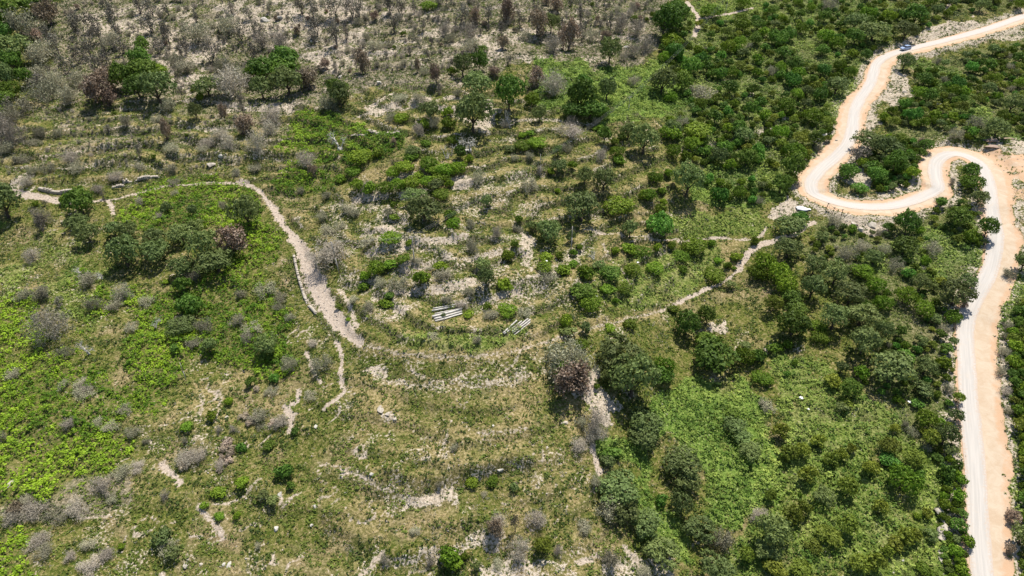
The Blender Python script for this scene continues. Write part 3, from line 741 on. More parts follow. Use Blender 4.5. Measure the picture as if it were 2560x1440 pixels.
plants('A', '''D90,70,280,200 D270,30,240,150 D20,150,160,160 S190,170,230,220 N370,110,160,170 O150,370,220,180 D110,450,130,150
G40,230,150,120 O60,570,160,180 B80,650,180,130 D40,700,130,90 D200,560,110,150 S310,360,200,180 S150,750,180,140 B20,790,100,80 N290,250,80,70
K370,270,120,150 K560,190,110,130 K540,160,100,120 K700,160,130,120 K640,280,110,130 K830,150,110,220 K650,350,120,130 S290,400,160,130 S260,520,160,110 K420,320,140,150 S390,560,150,170 S560,560,130,230 K470,470,130,140 K720,250,100,120 K560,400,120,130 K680,460,120,130 K760,420,110,130 S810,290,130,150 K880,330,110,120 K300,600,150,140
D1030,335,100,190 D1015,430,150,150 D900,560,170,190 D1040,520,190,160 D990,630,180,150 B1130,520,130,110 O1140,650,220,210 S1210,740,110,150
N770,570,150,150 N690,650,190,190 N780,705,110,100 S330,640,200,180 S500,670,160,130 S420,580,130,120 S80,830,140,110
K1000,50,110,110 K1090,60,110,120 K1200,70,80,90 K1080,170,120,140 K1160,230,110,120 K1210,240,70,190 S1410,230,170,170 K1400,120,70,90 K1650,60,90,90 K1590,140,80,90 S1640,180,150,130 K1720,230,130,130 K1810,190,70,100 K1780,100,80,90 K2260,190,130,140 K2240,270,110,100 K2400,260,120,170 K2150,60,110,100 K2230,70,140,90 K2390,50,150,140 K2510,60,110,140 R1870,300,120,130 R1990,300,130,160 K1500,390,140,140 S1600,450,140,140 S1330,480,180,100 S1260,430,130,110 K1800,370,130,90 K1330,330,80,120 K1130,330,90,130
D2040,430,200,150 D1880,500,200,150 D2030,500,220,130 B1830,520,140,110 O2050,600,220,180 N2200,580,140,130 O1870,640,150,150 R1650,600,210,180 S1700,530,130,110 O1500,630,190,130 B1430,690,70,70 N1930,555,70,60 K1725,720,60,160 S1590,560,120,120
D2410,670,150,190 S2340,730,110,180 N1600,800,60,110 O1400,800,100,130 N1190,930,80,150 N1770,900,130,140 R1950,830,150,110 R1920,920,120,100 K1740,790,60,100 R1640,1010,150,100 R1840,1020,150,130 S1230,1050,110,70 W2410,1020,170,140 R2180,1150,120,160 N2230,1210,60,80 K780,920,70,70 S290,940,90,80 R90,950,200,200 R30,880,130,140 K1000,1080,50,110 S350,1190,100,70 S560,1190,120,90 R520,1130,120,90 S900,860,90,80 S1120,840,80,60 S420,940,80,60 R1560,960,120,80 R1480,1020,110,70 S1440,1060,90,60 S240,1210,90,70 S240,1010,100,60 R830,1260,110,70 S1000,1180,90,60 S1230,1190,80,90 S150,1130,130,80 S60,1050,120,90 R700,1340,90,60 R1690,1230,60,80 S1820,1200,120,70 S1240,1290,90,50 R210,1290,110,70''')
plants('B', '''K280,70,110,130 K500,40,130,140 K120,240,80,170 K190,240,80,100 K570,60,110,110 K530,180,110,120 K670,50,60,90 B780,45,130,55 K1000,110,150,120 N1320,90,100,170 K1290,210,70,110 N1540,180,120,170 O1640,180,110,130 N1690,40,100,110 N1770,270,120,200 R1660,320,130,150 K2060,180,60,160 R2140,170,130,140 R2250,200,120,140
D2440,170,190,200 D2520,100,150,150 B2480,290,160,100 N2030,270,80,60 O2060,380,150,180 R2320,320,120,150 R2220,360,100,130 K880,180,80,100 R890,215,90,100 R1060,240,130,110 S1080,320,130,110 B1140,350,100,60 N320,450,100,160 N690,470,45,100 N830,540,80,130 B940,510,70,90 K850,640,60,90 O1020,480,130,150 D1140,450,120,140
S500,320,50,80 K640,360,70,70 S400,320,120,80 N1300,310,70,90 O150,690,150,210 S50,740,100,190 O1130,620,200,170 O1100,830,250,250 D1350,690,210,260 B1510,710,110,130 O1560,820,110,120 D1850,700,190,230 D1800,800,160,120 D1920,790,190,130 B2000,800,120,90 O2040,650,130,150 N1550,560,120,140 R1660,620,170,160 S2230,570,90,100 O2430,600,170,170 B2490,690,100,80 G1870,580,120,90
O780,800,150,130 S820,870,100,100 W790,870,60,170 B910,800,90,70 B910,880,100,90 B740,880,90,70 B580,840,120,70 S510,830,80,70 W1350,860,100,130 R1320,890,80,60 R1790,860,80,60 R1790,940,180,100 D2020,970,100,130 B1980,910,80,50 O2290,1010,180,210 O2190,950,110,120 D2140,980,70,60 B2490,950,150,110 B2090,1005,70,50
B1540,1020,150,80 B1440,1035,130,60 O1360,1065,90,60 B1490,945,70,40 B1440,965,70,50 W1070,1030,200,140 D1000,1090,90,100 W900,1090,110,100 B1060,1130,70,60 B950,1000,110,70 B750,1020,80,50 O660,1080,110,80 B650,1115,110,60 B290,1115,190,90 B420,1090,80,60 B600,1190,150,90 B520,1230,110,80 B770,1160,150,90 B820,1200,140,80 B900,1215,130,100 B980,1200,120,100 B860,1260,140,70
B360,1340,110,90 B460,1340,130,90 B560,1320,130,100 B650,1300,130,90 B760,1290,120,80 O830,1325,110,90 B920,1310,70,70 B860,1380,130,60 B240,1220,120,50 B270,1320,110,90 B150,1270,90,60 S1130,1260,100,110 S1490,1310,120,110 S1490,1110,70,90 O1690,1080,70,90 S1750,1050,80,80 O1700,1190,110,90 B1640,1220,60,50 B1790,1180,70,60 B2110,1080,110,80 B2120,1140,100,70 R2000,1110,90,90 B1690,1360,50,60 O1880,1260,110,130 O2010,1290,160,150 B2380,1270,110,90 B2470,1230,70,70 B2330,1390,110,90 B2420,1360,60,50 S1380,1120,60,70 N530,1010,45,60 R700,930,90,90 R340,1320,80,60 B700,1240,90,50
S980,660,70,60 S700,690,110,60 S580,700,130,50 N1240,520,70,60 S60,560,90,50 S130,700,60,60 R1560,1210,60,60 S1960,860,70,50 S930,270,80,90 K1720,200,80,120 K1850,130,90,120 S1930,250,110,100 K1200,110,90,110 N1110,120,80,110 K1420,150,70,100 S1460,250,90,90 K1560,90,70,130''')
plants('C', '''D70,130,180,170 B330,90,150,90 B560,30,100,80 O1480,240,200,120 O1340,165,150,110 O1700,230,160,120 D1770,120,160,130 O1700,450,120,110 O1220,620,140,120 D910,470,110,110 D900,1200,160,190 D820,1320,130,130 O150,1300,220,230 O1440,1020,190,140 D1620,1170,150,260 O1560,1060,190,150 G1290,1230,130,110 G1390,1340,110,70 G1490,1250,130,110 D2150,1230,120,120 B2170,1300,170,110 R2040,1290,50,90 B1760,1230,100,120
O2350,920,160,130 O2460,750,150,130 N1830,1010,60,50 D1850,1040,100,90 S1960,1420,70,60 B230,930,200,100 G300,1075,90,70 B60,1080,120,110 G190,480,150,120 D300,480,80,150 D600,790,90,110 O60,920,120,110 S250,650,200,110 K1370,1090,130,90 G1470,1180,90,70 D1850,650,40,30''')
plants('D', '''O70,140,240,240 B480,105,90,70 D590,140,200,190 O560,270,150,110 O640,350,160,140 K310,280,100,130 R300,230,120,110 R240,510,110,90 O1760,210,210,220 O830,330,110,110 O930,340,130,130 O920,500,210,220 O1100,390,160,130 O1120,490,210,170 O1300,360,200,120 O1410,310,110,100 O1480,450,200,220 N1650,420,210,170 O1560,560,260,170 O1310,600,170,150 D1310,720,110,110 S1390,650,120,100 O1190,180,80,80 O1380,190,70,110 S640,670,150,120 W600,620,110,60 W730,650,110,70 S310,770,140,110 K320,790,80,90 K430,840,90,60
R390,1010,240,250 S680,850,130,150 R890,770,120,120 S820,860,140,90 W1110,990,90,90 G1370,860,160,150 O1310,1020,190,110 S1450,1010,140,120 D1260,1170,90,70 S1380,1130,150,100 O1500,1160,100,140 O1920,1150,160,150 D1890,1230,110,90 S1700,960,110,110 S1900,740,150,110 S1800,1020,140,90 S1720,780,80,80 W640,1160,110,140 S2070,950,90,120 S2060,1280,130,120 S2290,1270,150,140 R2370,490,290,170 W2340,480,110,70 R2230,1130,80,60 S2330,80,80,60 S2140,45,70,70 S1040,830,120,80 S1980,880,90,90 S180,780,110,90 S2480,180,130,90 S1590,150,70,60 S2290,230,90,70 S2420,290,90,60 S2000,800,100,80 B1180,700,60,40 S1250,60,60,50 K740,80,40,60 K750,120,35,50 K320,130,50,40 B260,140,50,50 R1760,1100,80,100 S470,1190,110,90 S110,1340,130,90 S590,1410,120,70 S940,1010,100,60 R1140,230,60,50 R1000,130,70,60 S1280,960,100,70''')
plants('E', '''O680,100,150,120 O740,200,220,190 S490,190,80,60 B530,150,60,60 B530,235,80,50 B930,220,100,80 B950,285,120,90 S1070,280,80,70 O1190,130,80,100 R1260,350,90,90 B1410,250,60,60 S1400,320,80,60 O1860,180,260,220 B2125,160,230,130 O1620,350,180,170 O1510,310,80,80 O1780,380,70,90 B2320,80,120,80 B2430,45,70,40 B2410,180,100,80 B2440,130,60,50 G2420,290,190,150 O2200,330,110,120 B2190,460,110,80 B2400,450,70,80 B2490,440,60,50 B2280,480,140,80 B1340,510,110,90 S1080,440,120,110 S350,400,130,60 B500,390,160,100 B640,420,60,60 B1390,430,60,70
O1160,580,110,90 S1150,620,100,60 O1190,670,130,140 B1310,720,120,100 B860,590,110,80 S880,640,150,90 B720,670,130,110 B400,600,140,110 B330,655,90,80 B500,570,110,70 B600,530,110,50 S430,700,100,80 S560,700,140,110 B310,730,80,60 D500,800,80,50 B470,850,120,80 S350,870,110,80 B1600,520,110,50 B1700,510,70,60 B1600,590,140,90 S1610,640,140,60 B1730,610,110,80 B1890,630,120,150 B1800,570,90,60 O1980,580,90,70 D2060,640,140,110 B2220,610,130,90 B1800,490,60,60 B1840,450,50,60 W1945,510,80,80 W2080,135,70,50 D1860,770,160,120 B1920,850,170,130 B2040,750,120,70 B2160,740,130,80 B1330,900,160,90 S1450,910,100,70 S1220,930,120,60 B1190,870,80,60 B1055,925,90,60 B1750,970,110,100 O1890,1030,80,80 B2210,1000,110,80 O1770,1060,110,70 B1860,1140,110,80 B2440,1310,180,220 B2060,1020,90,50 B2500,890,90,60 B2100,830,50,50 B2380,600,150,80 B2100,480,70,60 O880,935,30,50 S1400,1010,60,40 S240,820,90,60 S680,540,90,50 B140,870,60,40 B200,960,40,30 S60,330,150,90 S250,200,100,70 S780,600,60,40 R1000,860,90,50 S1120,1110,70,60 S800,1080,90,60 S1060,760,100,60 S900,820,90,60''')
plants('F', '''O880,310,210,140 G970,240,120,80 O870,470,170,150 B700,570,170,150 B800,640,180,180 B660,640,130,120 B850,720,170,150 D900,800,150,110 O1060,590,150,140 O1040,740,150,190 O1200,650,170,170 O1310,790,200,170 O1190,960,180,190 O1390,950,210,170 O1400,1130,210,210 O1530,1060,140,180 D900,1010,210,190 Y760,850,140,140 D930,890,150,110 B1090,1010,130,80 B1110,1090,150,80 B790,1165,130,90 B870,1140,70,70 B210,440,200,130 B110,520,140,80 B50,430,70,50 B330,420,60,50 B640,405,70,70 B520,520,100,70 B380,550,70,50 B450,580,60,60 B500,600,40,30 B350,650,160,90 B130,610,80,60 O470,720,70,60 D150,1000,170,190 D290,940,130,190 D300,1130,180,140 D330,1240,300,190 B560,1230,150,160 G660,1230,110,130 B690,1380,150,110
D1700,290,160,170 D1960,140,90,80 D2070,240,180,150 O2220,110,120,110 D2270,320,130,150 D1690,450,180,130 O1480,530,120,110 S1330,590,100,80 B1400,620,160,110 O2160,690,130,100 O2050,790,220,190 B1700,800,150,140 B1540,850,140,120 N2135,855,55,50 O2540,560,120,160 S2440,630,100,70 O1600,1320,270,230 G1700,1230,150,100 B1400,1340,110,130 O1250,1310,80,90 S1200,260,120,90 O1120,380,90,80 S1400,440,120,90 N1480,1110,60,40 Y600,600,30,30 B930,1270,50,50 G870,1350,50,50 O570,1150,80,50 S2420,1080,60,60 S2440,1000,90,70 S2410,1190,80,80 S2395,1325,80,70 B2480,1150,110,90''')
plants('G', '''R500,350,110,80 S600,130,140,80 R610,110,100,70 S950,410,110,90 S900,250,110,70 S1860,290,150,110 R1330,600,160,110 R1420,580,140,100 R1990,340,130,60 B1510,300,90,110 B1340,380,110,60 G1720,530,80,70 D1920,510,80,70 B1730,780,110,90 G2030,700,120,120 D2070,800,60,60 T1620,485,90,60 T1650,530,60,50 T1590,540,60,55 T1640,570,70,60 T1585,600,60,60 T1630,620,70,55 R1580,640,90,60 T1560,690,50,36 N130,970,100,90 R90,1010,140,110 R250,970,180,110 S420,1000,170,100 R560,940,170,100 R740,790,150,120 S880,690,140,90 R1180,860,70,110 S1210,1240,160,110 O1170,1160,140,70 O1230,1270,120,60 B1560,840,110,80 B1460,940,70,60 B1560,1010,80,60 B1690,1010,60,60 R640,1360,160,100 S330,1250,140,90 R280,1180,150,80 D1790,60,80,80 G1960,30,80,90 S1930,120,100,60 S800,880,90,60 S780,380,120,60 S1040,480,60,50 S2210,150,100,60 S460,70,90,70 S20,440,80,90 S200,880,120,70 S1320,470,60,90 D2100,410,60,50 R1660,390,60,50 R1560,400,60,60 T1740,300,80,45 T1770,355,60,50 T1830,310,50,50 T1830,110,55,55 T1340,590,90,70 T1310,660,70,60 R1800,320,90,60 T1940,345,70,40 S1860,370,70,50 B1640,200,70,70 S640,1210,120,80 S1840,1220,60,60 R980,660,110,70 S700,340,90,60 O1880,870,80,60 O1950,900,80,50 B870,1230,50,50 R500,1300,90,60 R760,1280,110,60''')
plants('H', '''R1950,360,190,200 R1960,430,130,130 R1850,510,150,60 S1860,340,90,90 O2060,20,150,140 D2430,10,160,140 O2310,350,230,170 O2310,450,230,180 O2120,830,270,210 O2150,960,220,190 S2050,960,180,170 S1960,770,110,120 O2300,1070,220,160 S1880,1080,140,100 S2060,1310,150,170 O2420,1290,240,200 S2300,1400,120,90 R1420,1250,150,210 Y1580,1230,120,140 R1690,1260,70,100 N1240,1090,120,130 R1270,1060,110,110 K1390,1070,80,150 R1540,1030,140,130 B910,1300,160,150 B960,1340,140,120 B1030,1300,60,60 S680,1120,90,70 R460,1320,80,80 R790,1340,70,70 O1120,1370,70,110 S1260,1350,100,80 S850,790,60,80 B1230,765,110,80 B1090,780,110,60 O1380,810,60,60 B1962,90,50,55 G2420,900,90,100 G2060,570,150,100 O2040,620,100,70 S1170,855,50,40 S1390,790,50,40 S960,520,90,60 S1420,1170,50,40''')
for t_ in (('O',1553,893,118,86),('O',1580,950,112,116),('S',1408,885,98,100),('S',1440,925,98,110),('N',1425,945,90,80),('B',1405,925,60,70)): plant(*t_)
plants('I', '''Y1190,55,120,110 D1300,110,140,140 Y1290,200,100,60 O1820,110,140,100 B1660,190,80,80 G1800,215,100,70 Y820,410,120,130 Y880,560,130,130 Y970,550,110,130 Y850,610,70,60 Y1090,480,110,110 Y1180,610,120,120 Y1250,570,90,110 Y1320,530,80,120 Y1010,720,130,160 Y1290,810,140,160 Y1450,670,120,120 Y1590,520,160,140 Y1630,390,80,80 Y1520,950,120,130 B1690,760,220,200 Y1760,600,160,140 G1590,620,140,80 G1810,720,80,80 Y1880,460,130,160 O1980,440,150,170 D1940,600,80,60 G1990,700,120,120 B965,865,40,40 O1120,870,160,90 Y750,870,90,110 Y900,1010,140,170 Y980,960,110,130 Y1290,1080,150,150 Y1160,1160,190,160 Y1060,1230,130,110 Y1700,1160,130,140 Y1770,1150,100,120 Y1640,1210,120,110 Y1570,1260,90,110 Y1380,1350,150,140 Y1490,1340,140,150 Y780,1380,160,110 Y960,1390,160,110 O740,1130,220,220 O720,1270,180,140 R680,1000,120,90 O240,1120,220,190 S400,1170,180,190 O370,1380,230,120 Y570,1290,110,130 O110,650,260,220 O150,760,180,130 W95,560,110,60 O110,930,160,190 O500,380,160,110 O600,560,160,90 D480,290,110,60 O560,470,120,80
Y1860,990,80,80 D2080,1080,110,100 B2140,1190,100,90 O1890,1150,90,80 B2060,1260,110,130 B2090,1340,90,90 B1850,1400,130,80 Y2080,170,80,90 N2450,1010,100,70 O2510,1160,130,190 N2450,1240,60,70 O2060,300,90,90 B1800,1010,60,50 O1260,240,90,50 S720,220,120,90 S2440,260,70,60 R2420,120,70,60''')

# closed thickets: fill between the plants already standing
def fill(region, mixk, smin, smax, pack, seed, poly=None, avoid=.42, group=True, clump=0):
    rs = np.random.default_rng(seed); poly = poly or WOODS[region]
    xs = [p_[0] for p_ in poly]; ys = [p_[1] for p_ in poly]
    lo = (max(min(xs), -30), max(min(ys), -45)); hi = (min(max(xs), 2590), min(max(ys), 1490))
    pl = [(q[1], q[2], q[3] * F / 180) for q in PLANTS]
    ks = list(mixk); pr = np.array([mixk[k] for k in ks], float); pr /= pr.sum(); n = 0
    keep = [(a_, b_, c_) for a_, b_, c_ in pl if lo[0] - 80 < a_ < hi[0] + 80 and lo[1] - 80 < b_ < hi[1] + 80]
    # true pixel sizes
    keep = []
    for q in PLANTS:
        if lo[0] - 80 < q[1] < hi[0] + 80 and lo[1] - 80 < q[2] < hi[1] + 80:
            keep.append((q[1], q[2], q[3] * F * (.00546 + .00529 * (q[2] - 720) / F)))
    for t in range(4000):
        u = rs.uniform(lo[0], hi[0]); v = rs.uniform(lo[1], hi[1])
        if not inside(poly, np.array([u]), np.array([v]))[0]: continue
        sc = F * (.00546 + .00529 * (v - 720) / F)
        if clump:
            cx_, cy_, _ = drop(u, v, plane)
            if fbm(cx_ / 11, cy_ / 11, 600, 2) < clump: continue
        wpx = (smin + (smax - smin) * rs.random() ** 1.7) * sc
        if any(((u - a_) ** 2 + ((v - b_) * 1.35) ** 2) < (pack * (c_ + wpx) * .5) ** 2 for a_, b_, c_ in keep): continue
        keep.append((u, v, wpx)); k = ks[rs.choice(len(ks), p=pr)]
        plant(k, u, v, wpx, wpx * rs.uniform(.8, 1.0), region if group else None); n += 1
    return n
fill('upper', dict(D=3.2, B=5, Y=3.6, O=1.2, G=1.8, S=.4), 2.2, 7.6, .66, 11, clump=.30)
fill('east', dict(D=3, B=4, Y=3, O=2, G=1.4, S=.8), 2.2, 6.4, .74, 12, clump=.40)
fill('island', dict(D=3, B=3, O=2, G=1), 2.2, 4.0, .66, 13)
fill('lower', dict(D=1.5, B=5, Y=4, O=1.6, S=1.6, G=2), 1.6, 5.4, .95, 14, clump=.42)
fill('strip', dict(B=5, D=2, Y=3), 2.0, 3.8, .72, 15)
fill('verge', dict(B=5, D=2, O=1), 1.8, 3.2, .8, 16)
fill('burnt', dict(K=6, S=3, R=3, N=.9, B=.4), 1.4, 4.2, .84, 17, clump=.46, poly=[(110,60),(300,-40),(1640,-40),(1640,80),(1560,150),(1320,140),(1180,180),(900,180),(760,200),(560,230),(300,240),(90,240),(130,160)])
fill('terrace', dict(S=6, R=3, K=1, B=.4), .8, 1.9, 1.7, 18, poly=[(0,270),(760,270),(700,340),(620,420),(60,450),(0,430)])
fill('left', dict(W=1, N=1, O=1, R=1), 1, 2, 3, 19, poly=[(0, 0), (1, 0), (0, 1)])

# ------------------------------------------------------------------ build the ground
idx = np.arange(NX * NY, dtype=np.int32).reshape(NY, NX)
Fg = np.stack([idx[:-1, :-1], idx[:-1, 1:], idx[1:, 1:], idx[1:, :-1]], -1).reshape(-1, 4)
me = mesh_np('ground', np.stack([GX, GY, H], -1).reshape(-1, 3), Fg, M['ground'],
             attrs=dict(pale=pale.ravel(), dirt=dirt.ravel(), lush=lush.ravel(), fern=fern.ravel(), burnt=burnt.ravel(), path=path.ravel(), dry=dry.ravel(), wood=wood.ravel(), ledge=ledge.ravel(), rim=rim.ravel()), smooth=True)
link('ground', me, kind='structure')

# grey road strip, lying on the bench
def strip(name, P, half, mat, lift, nacross=6, seed=1, jag=.3):
    P = smooth_line(P, 1); t = unit(np.gradient(P, axis=0)); nrm = np.stack([-t[:, 1], t[:, 0]], 1)
    # resample evenly
    L = np.concatenate([[0], np.cumsum(np.linalg.norm(np.diff(P, axis=0), axis=1))]); s = np.arange(0, L[-1], .7)
    X = np.interp(s, L, P[:, 0]); Y = np.interp(s, L, P[:, 1]); T = unit(np.stack([np.gradient(X), np.gradient(Y)], 1))
    wl = half + (fbm(s / 6, s * 0 + 3.3, seed, 3) - .5) * jag * 2; wr = half + (fbm(s / 6, s * 0 + 8.1, seed + 5, 3) - .5) * jag * 2
    rows = []; ac = []
    for k in range(nacross + 1):
        f = k / nacross * 2 - 1; off = np.where(f < 0, f * wl, f * wr)
        x = X - T[:, 1] * off; y = Y + T[:, 0] * off; rows.append(np.stack([x, y, ground(x, y) + lift], 1)); ac.append(np.full(len(s), f))
    V_ = np.stack(rows, 1).reshape(-1, 3); n = nacross + 1
    id_ = np.arange(len(V_), dtype=np.int32).reshape(-1, n)
    Fq = np.stack([id_[:-1, :-1], id_[1:, :-1], id_[1:, 1:], id_[:-1, 1:]], -1).reshape(-1, 4)[:, ::-1]
    return link(name, mesh_np(name, V_, Fq, mat, attrs=dict(across=np.stack(ac, 1).ravel(), along=np.repeat(s, n)), smooth=True), kind='structure')
rm, nt, p = new_mat('worn_road_surface')
geo = N(nt, 'ShaderNodeNewGeometry').outputs['Position']
cmb = N(nt, 'ShaderNodeCombineXYZ'); nt.links.new(math_(nt, 'MULTIPLY', attr(nt, 'across'), 3.0), cmb.inputs[0]); nt.links.new(math_(nt, 'MULTIPLY', attr(nt, 'along'), .05), cmb.inputs[1])
ns = noise(nt, 1.6, 4, .6, cmb.outputs[0]); n2 = noise(nt, .6, 5, .6, geo); n3 = noise(nt, 2.5, 4, .6, geo)
c = mix(nt, ramp(nt, ns, .38, .60), (.535,.495,.45), (.46,.43,.395))
c = mix(nt, ramp(nt, n2, .55, .75, 0, .6), c, (.53,.46,.385))
edge = N(nt, 'ShaderNodeMath', operation='ABSOLUTE'); nt.links.new(attr(nt, 'across'), edge.inputs[0])
c = mix(nt, ramp(nt, math_(nt, 'ADD', edge.outputs[0], ramp(nt, n3, .3, .7, -.35, .35)), .60, 1.10), c, (.50,.395,.31))
nt.links.new(c, p.inputs['Base Color']); p.inputs['Roughness'].default_value = 1
strip('road', RW, 2.05, rm, .05)

# ------------------------------------------------------------------ ground cover (uncountable): leaf cards gathered in tufts
def scatter(n, seed):
    rs = np.random.default_rng(seed)
    # even density in the picture's ground area: draw on the ground, keep what the photograph could show
    x = rs.uniform(-262, 262, n); y = rs.uniform(60, 372, n); z = ground(x, y)
    u, v, D = project(x, y, z)
    k = (u > -160) & (u < 2720) & (v > -120) & (v < 1640)
    return rs, x[k], y[k], z[k], D[k]
def tufts(name, label, mat, n, seed, prob, cards, rad, hgt, leaf, asp=1.0, upn=.6, tintf=None, thin=False):
    rs, x, y, z, D = scatter(n, seed)
    pr = prob(x, y); k = rs.random(len(x)) < pr
    x, y, z = x[k], y[k], z[k]; m = len(x); z = z + humps(x, y) * (name in ('bracken', 'creeper'))
    sc = rs.uniform(.6, 1.4, m)
    base = np.repeat(np.stack([x, y, z], 1), cards, 0); scr = np.repeat(sc, cards)
    d = unit(rs.normal(size=(m * cards, 3))); d[:, 2] = abs(d[:, 2])
    rr = rs.uniform(.35, 1, m * cards) ** .6
    C = base + d * (rr * scr)[:, None] * np.array([rad, rad, hgt]); 
    nrm = unit(d * 1.0 + rs.normal(size=d.shape) * .5 + np.array([0, 0, upn]))
    V_, F_ = quads(C, nrm, leaf * scr * rs.uniform(.6, 1.3, m * cards), rs, asp)
    tb = tintf(x, y, rs) if tintf else rs.uniform(.1, .8, m)
    tint = np.clip(np.repeat(tb, cards) + rs.normal(size=m * cards) * .13, 0, 1)
    o = link(name, mesh_np(name, V_, F_, mat, tint), kind='stuff', label=label, category=name.replace('_', ' '))
    return m
def S_(a): return lambda x, y: sample(a, x, y)
sd_ = lambda arr, x, y: sample(arr, x, y)
def bald(x, y): return (1 - sd_(dirt, x, y)) * (1 - np.clip(sd_(path, x, y) * 1.3, 0, 1))
cnt = {}
def humps(x, y): return (sample(fern, x, y) * 1.5 + sample(lush, x, y) * 1.2) * sstep(.35, .7, fbm(x / 2.6, y / 2.6, 111, 3)) * (.4 + .9 * fbm(x / 9, y / 9, 112, 2))
cnt['bracken'] = tufts('bracken', 'bright yellow green bracken carpeting the slopes', M['fern'], 620000, 21,
    lambda x, y: sd_(fern, x, y) * bald(x, y) * (.35 + .65 * sstep(.36, .5, fbm(x / 1.9, y / 1.9, 75, 2))), 7, .48, .55, .34, tintf=lambda x, y, r: np.clip(fbm(x / 1.6, y / 1.6, 71, 3) * 1.5 - .45 + (fbm(x / 14, y / 14, 73, 2) - .5) * 1.4 + .22 * sstep(-60, -95, x) + r.normal(size=len(x)) * .1, 0, 1))
cnt['creeper'] = tufts('creeper', 'mid green creeping growth covering the damp hollows', M['lush'], 620000, 22,
    lambda x, y: np.clip(sd_(lush, x, y) * 1.15 - .12, 0, 1) * bald(x, y) * (.3 + .6 * sstep(.36, .5, fbm(x / 2.1, y / 2.1, 76, 2))), 6, .45, .42, .34, tintf=lambda x, y, r: np.clip(fbm(x / 1.8, y / 1.8, 72, 3) * 1.5 - .42 + (fbm(x / 12, y / 12, 74, 2) - .5) * 1.4 + r.normal(size=len(x)) * .1, 0, 1))
def p_scrub(x, y):
    c = sstep(.42, .58, fbm(x / 2.6, y / 2.6, 81, 4)) * .8 + .18
    c = np.clip(c + .8 * sd_(ledge, x, y) + .22 * sd_(burnt, x, y), 0, 1)
    return c * bald(x, y) * (1 - .7 * sd_(pale, x, y)) * (1 - .8 * sd_(fern, x, y)) * (1 - .5 * sd_(lush, x, y)) * (1 - .35 * sd_(dry, x, y))
cnt['low_scrub'] = tufts('low_scrub', 'low olive green scrub dotted over the dry hillside', M['scrub'], 500000, 23, p_scrub, 6, .42, .34, .30,
    tintf=lambda x, y, r: np.clip(fbm(x / 5, y / 5, 83, 3) * 1.8 - .4 + r.normal(size=len(x)) * .15, 0, 1))
def p_grey(x, y):
    c = sstep(.50, .66, fbm(x / 3.7, y / 3.7, 91, 4)) * .6
    return (c * .6 + .4 * sd_(ledge, x, y) + .45 * sd_(burnt, x, y) * sstep(.38, .56, fbm(x / 2.5, y / 2.5, 92, 3))) * bald(x, y) * (1 - .8 * sd_(lush, x, y)) * (1 - .7 * sd_(fern, x, y))
cnt['dead_scrub'] = tufts('dead_scrub', 'low grey leafless scrub among the dry grass', M['greyscrub'], 260000, 24, p_grey, 8, .42, .36, .26, asp=.35)
def p_grass(x, y):
    return (.35 + .5 * sd_(dry, x, y)) * bald(x, y) * (1 - .75 * sd_(pale, x, y)) * (1 - .9 * sd_(fern, x, y)) * (1 - .75 * sd_(lush, x, y)) * (1 - .8 * sd_(wood, x, y))
cnt['dry_grass'] = tufts('dry_grass', 'straw coloured dry grass tufts on the open slopes', M['grass'], 420000, 25, p_grass, 4, .34, .26, .26, asp=.4,
    tintf=lambda x, y, r: np.clip(fbm(x / 6, y / 6, 95, 3) * 1.7 - .35 + r.normal(size=len(x)) * .18, 0, 1))
# loose pale stones on bare ground
def stones(name, label, n, seed, prob, size):
    rs, x, y, z, D = scatter(n, seed); k = rs.random(len(x)) < prob(x, y); x, y, z = x[k], y[k], z[k]; m = len(x)
    octv = np.array([[1, 0, 0], [0, 1, 0], [-1, 0, 0], [0, -1, 0], [0, 0, .7], [0, 0, -.5]], float)
    of = np.array([[0, 1, 4], [1, 2, 4], [2, 3, 4], [3, 0, 4], [1, 0, 5], [2, 1, 5], [3, 2, 5], [0, 3, 5]])
    s_ = size * rs.uniform(.4, 1.5, m) ** 1.5
    V_ = (octv[None] * rs.uniform(.6, 1.3, (m, 6, 1)) * s_[:, None, None]); an = rs.uniform(0, 6.28, m); ca, sa = np.cos(an), np.sin(an)
    V_ = np.stack([V_[..., 0] * ca[:, None] - V_[..., 1] * sa[:, None], V_[..., 0] * sa[:, None] + V_[..., 1] * ca[:, None], V_[..., 2]], -1)
    V_ = V_ + np.stack([x, y, z + s_ * .1], 1)[:, None, :]
    F_ = (of[None] + (np.arange(m) * 6)[:, None, None]).reshape(-1, 3)
    link(name, mesh_np(name, V_.reshape(-1, 3), F_, M['stone']), kind='stuff', label=label, category=name.replace('_', ' ')); return m
cnt['stones'] = stones('loose_stones', 'pale loose stones littering the bare banks and the wide stony path', 260000, 26,
    lambda x, y: np.clip(.5 * sd_(pale, x, y) + .55 * sd_(path, x, y) + .01, 0, 1) * (1 - sd_(dirt, x, y)) + .10 * sd_(rim, x, y) * sstep(.5, .6, fbm(x / 5, y / 5, 171, 2)) * (abs(sd_(dirt, x, y) - .6) < .4), .17)
print('cover', cnt, 'plants', len(PLANTS))

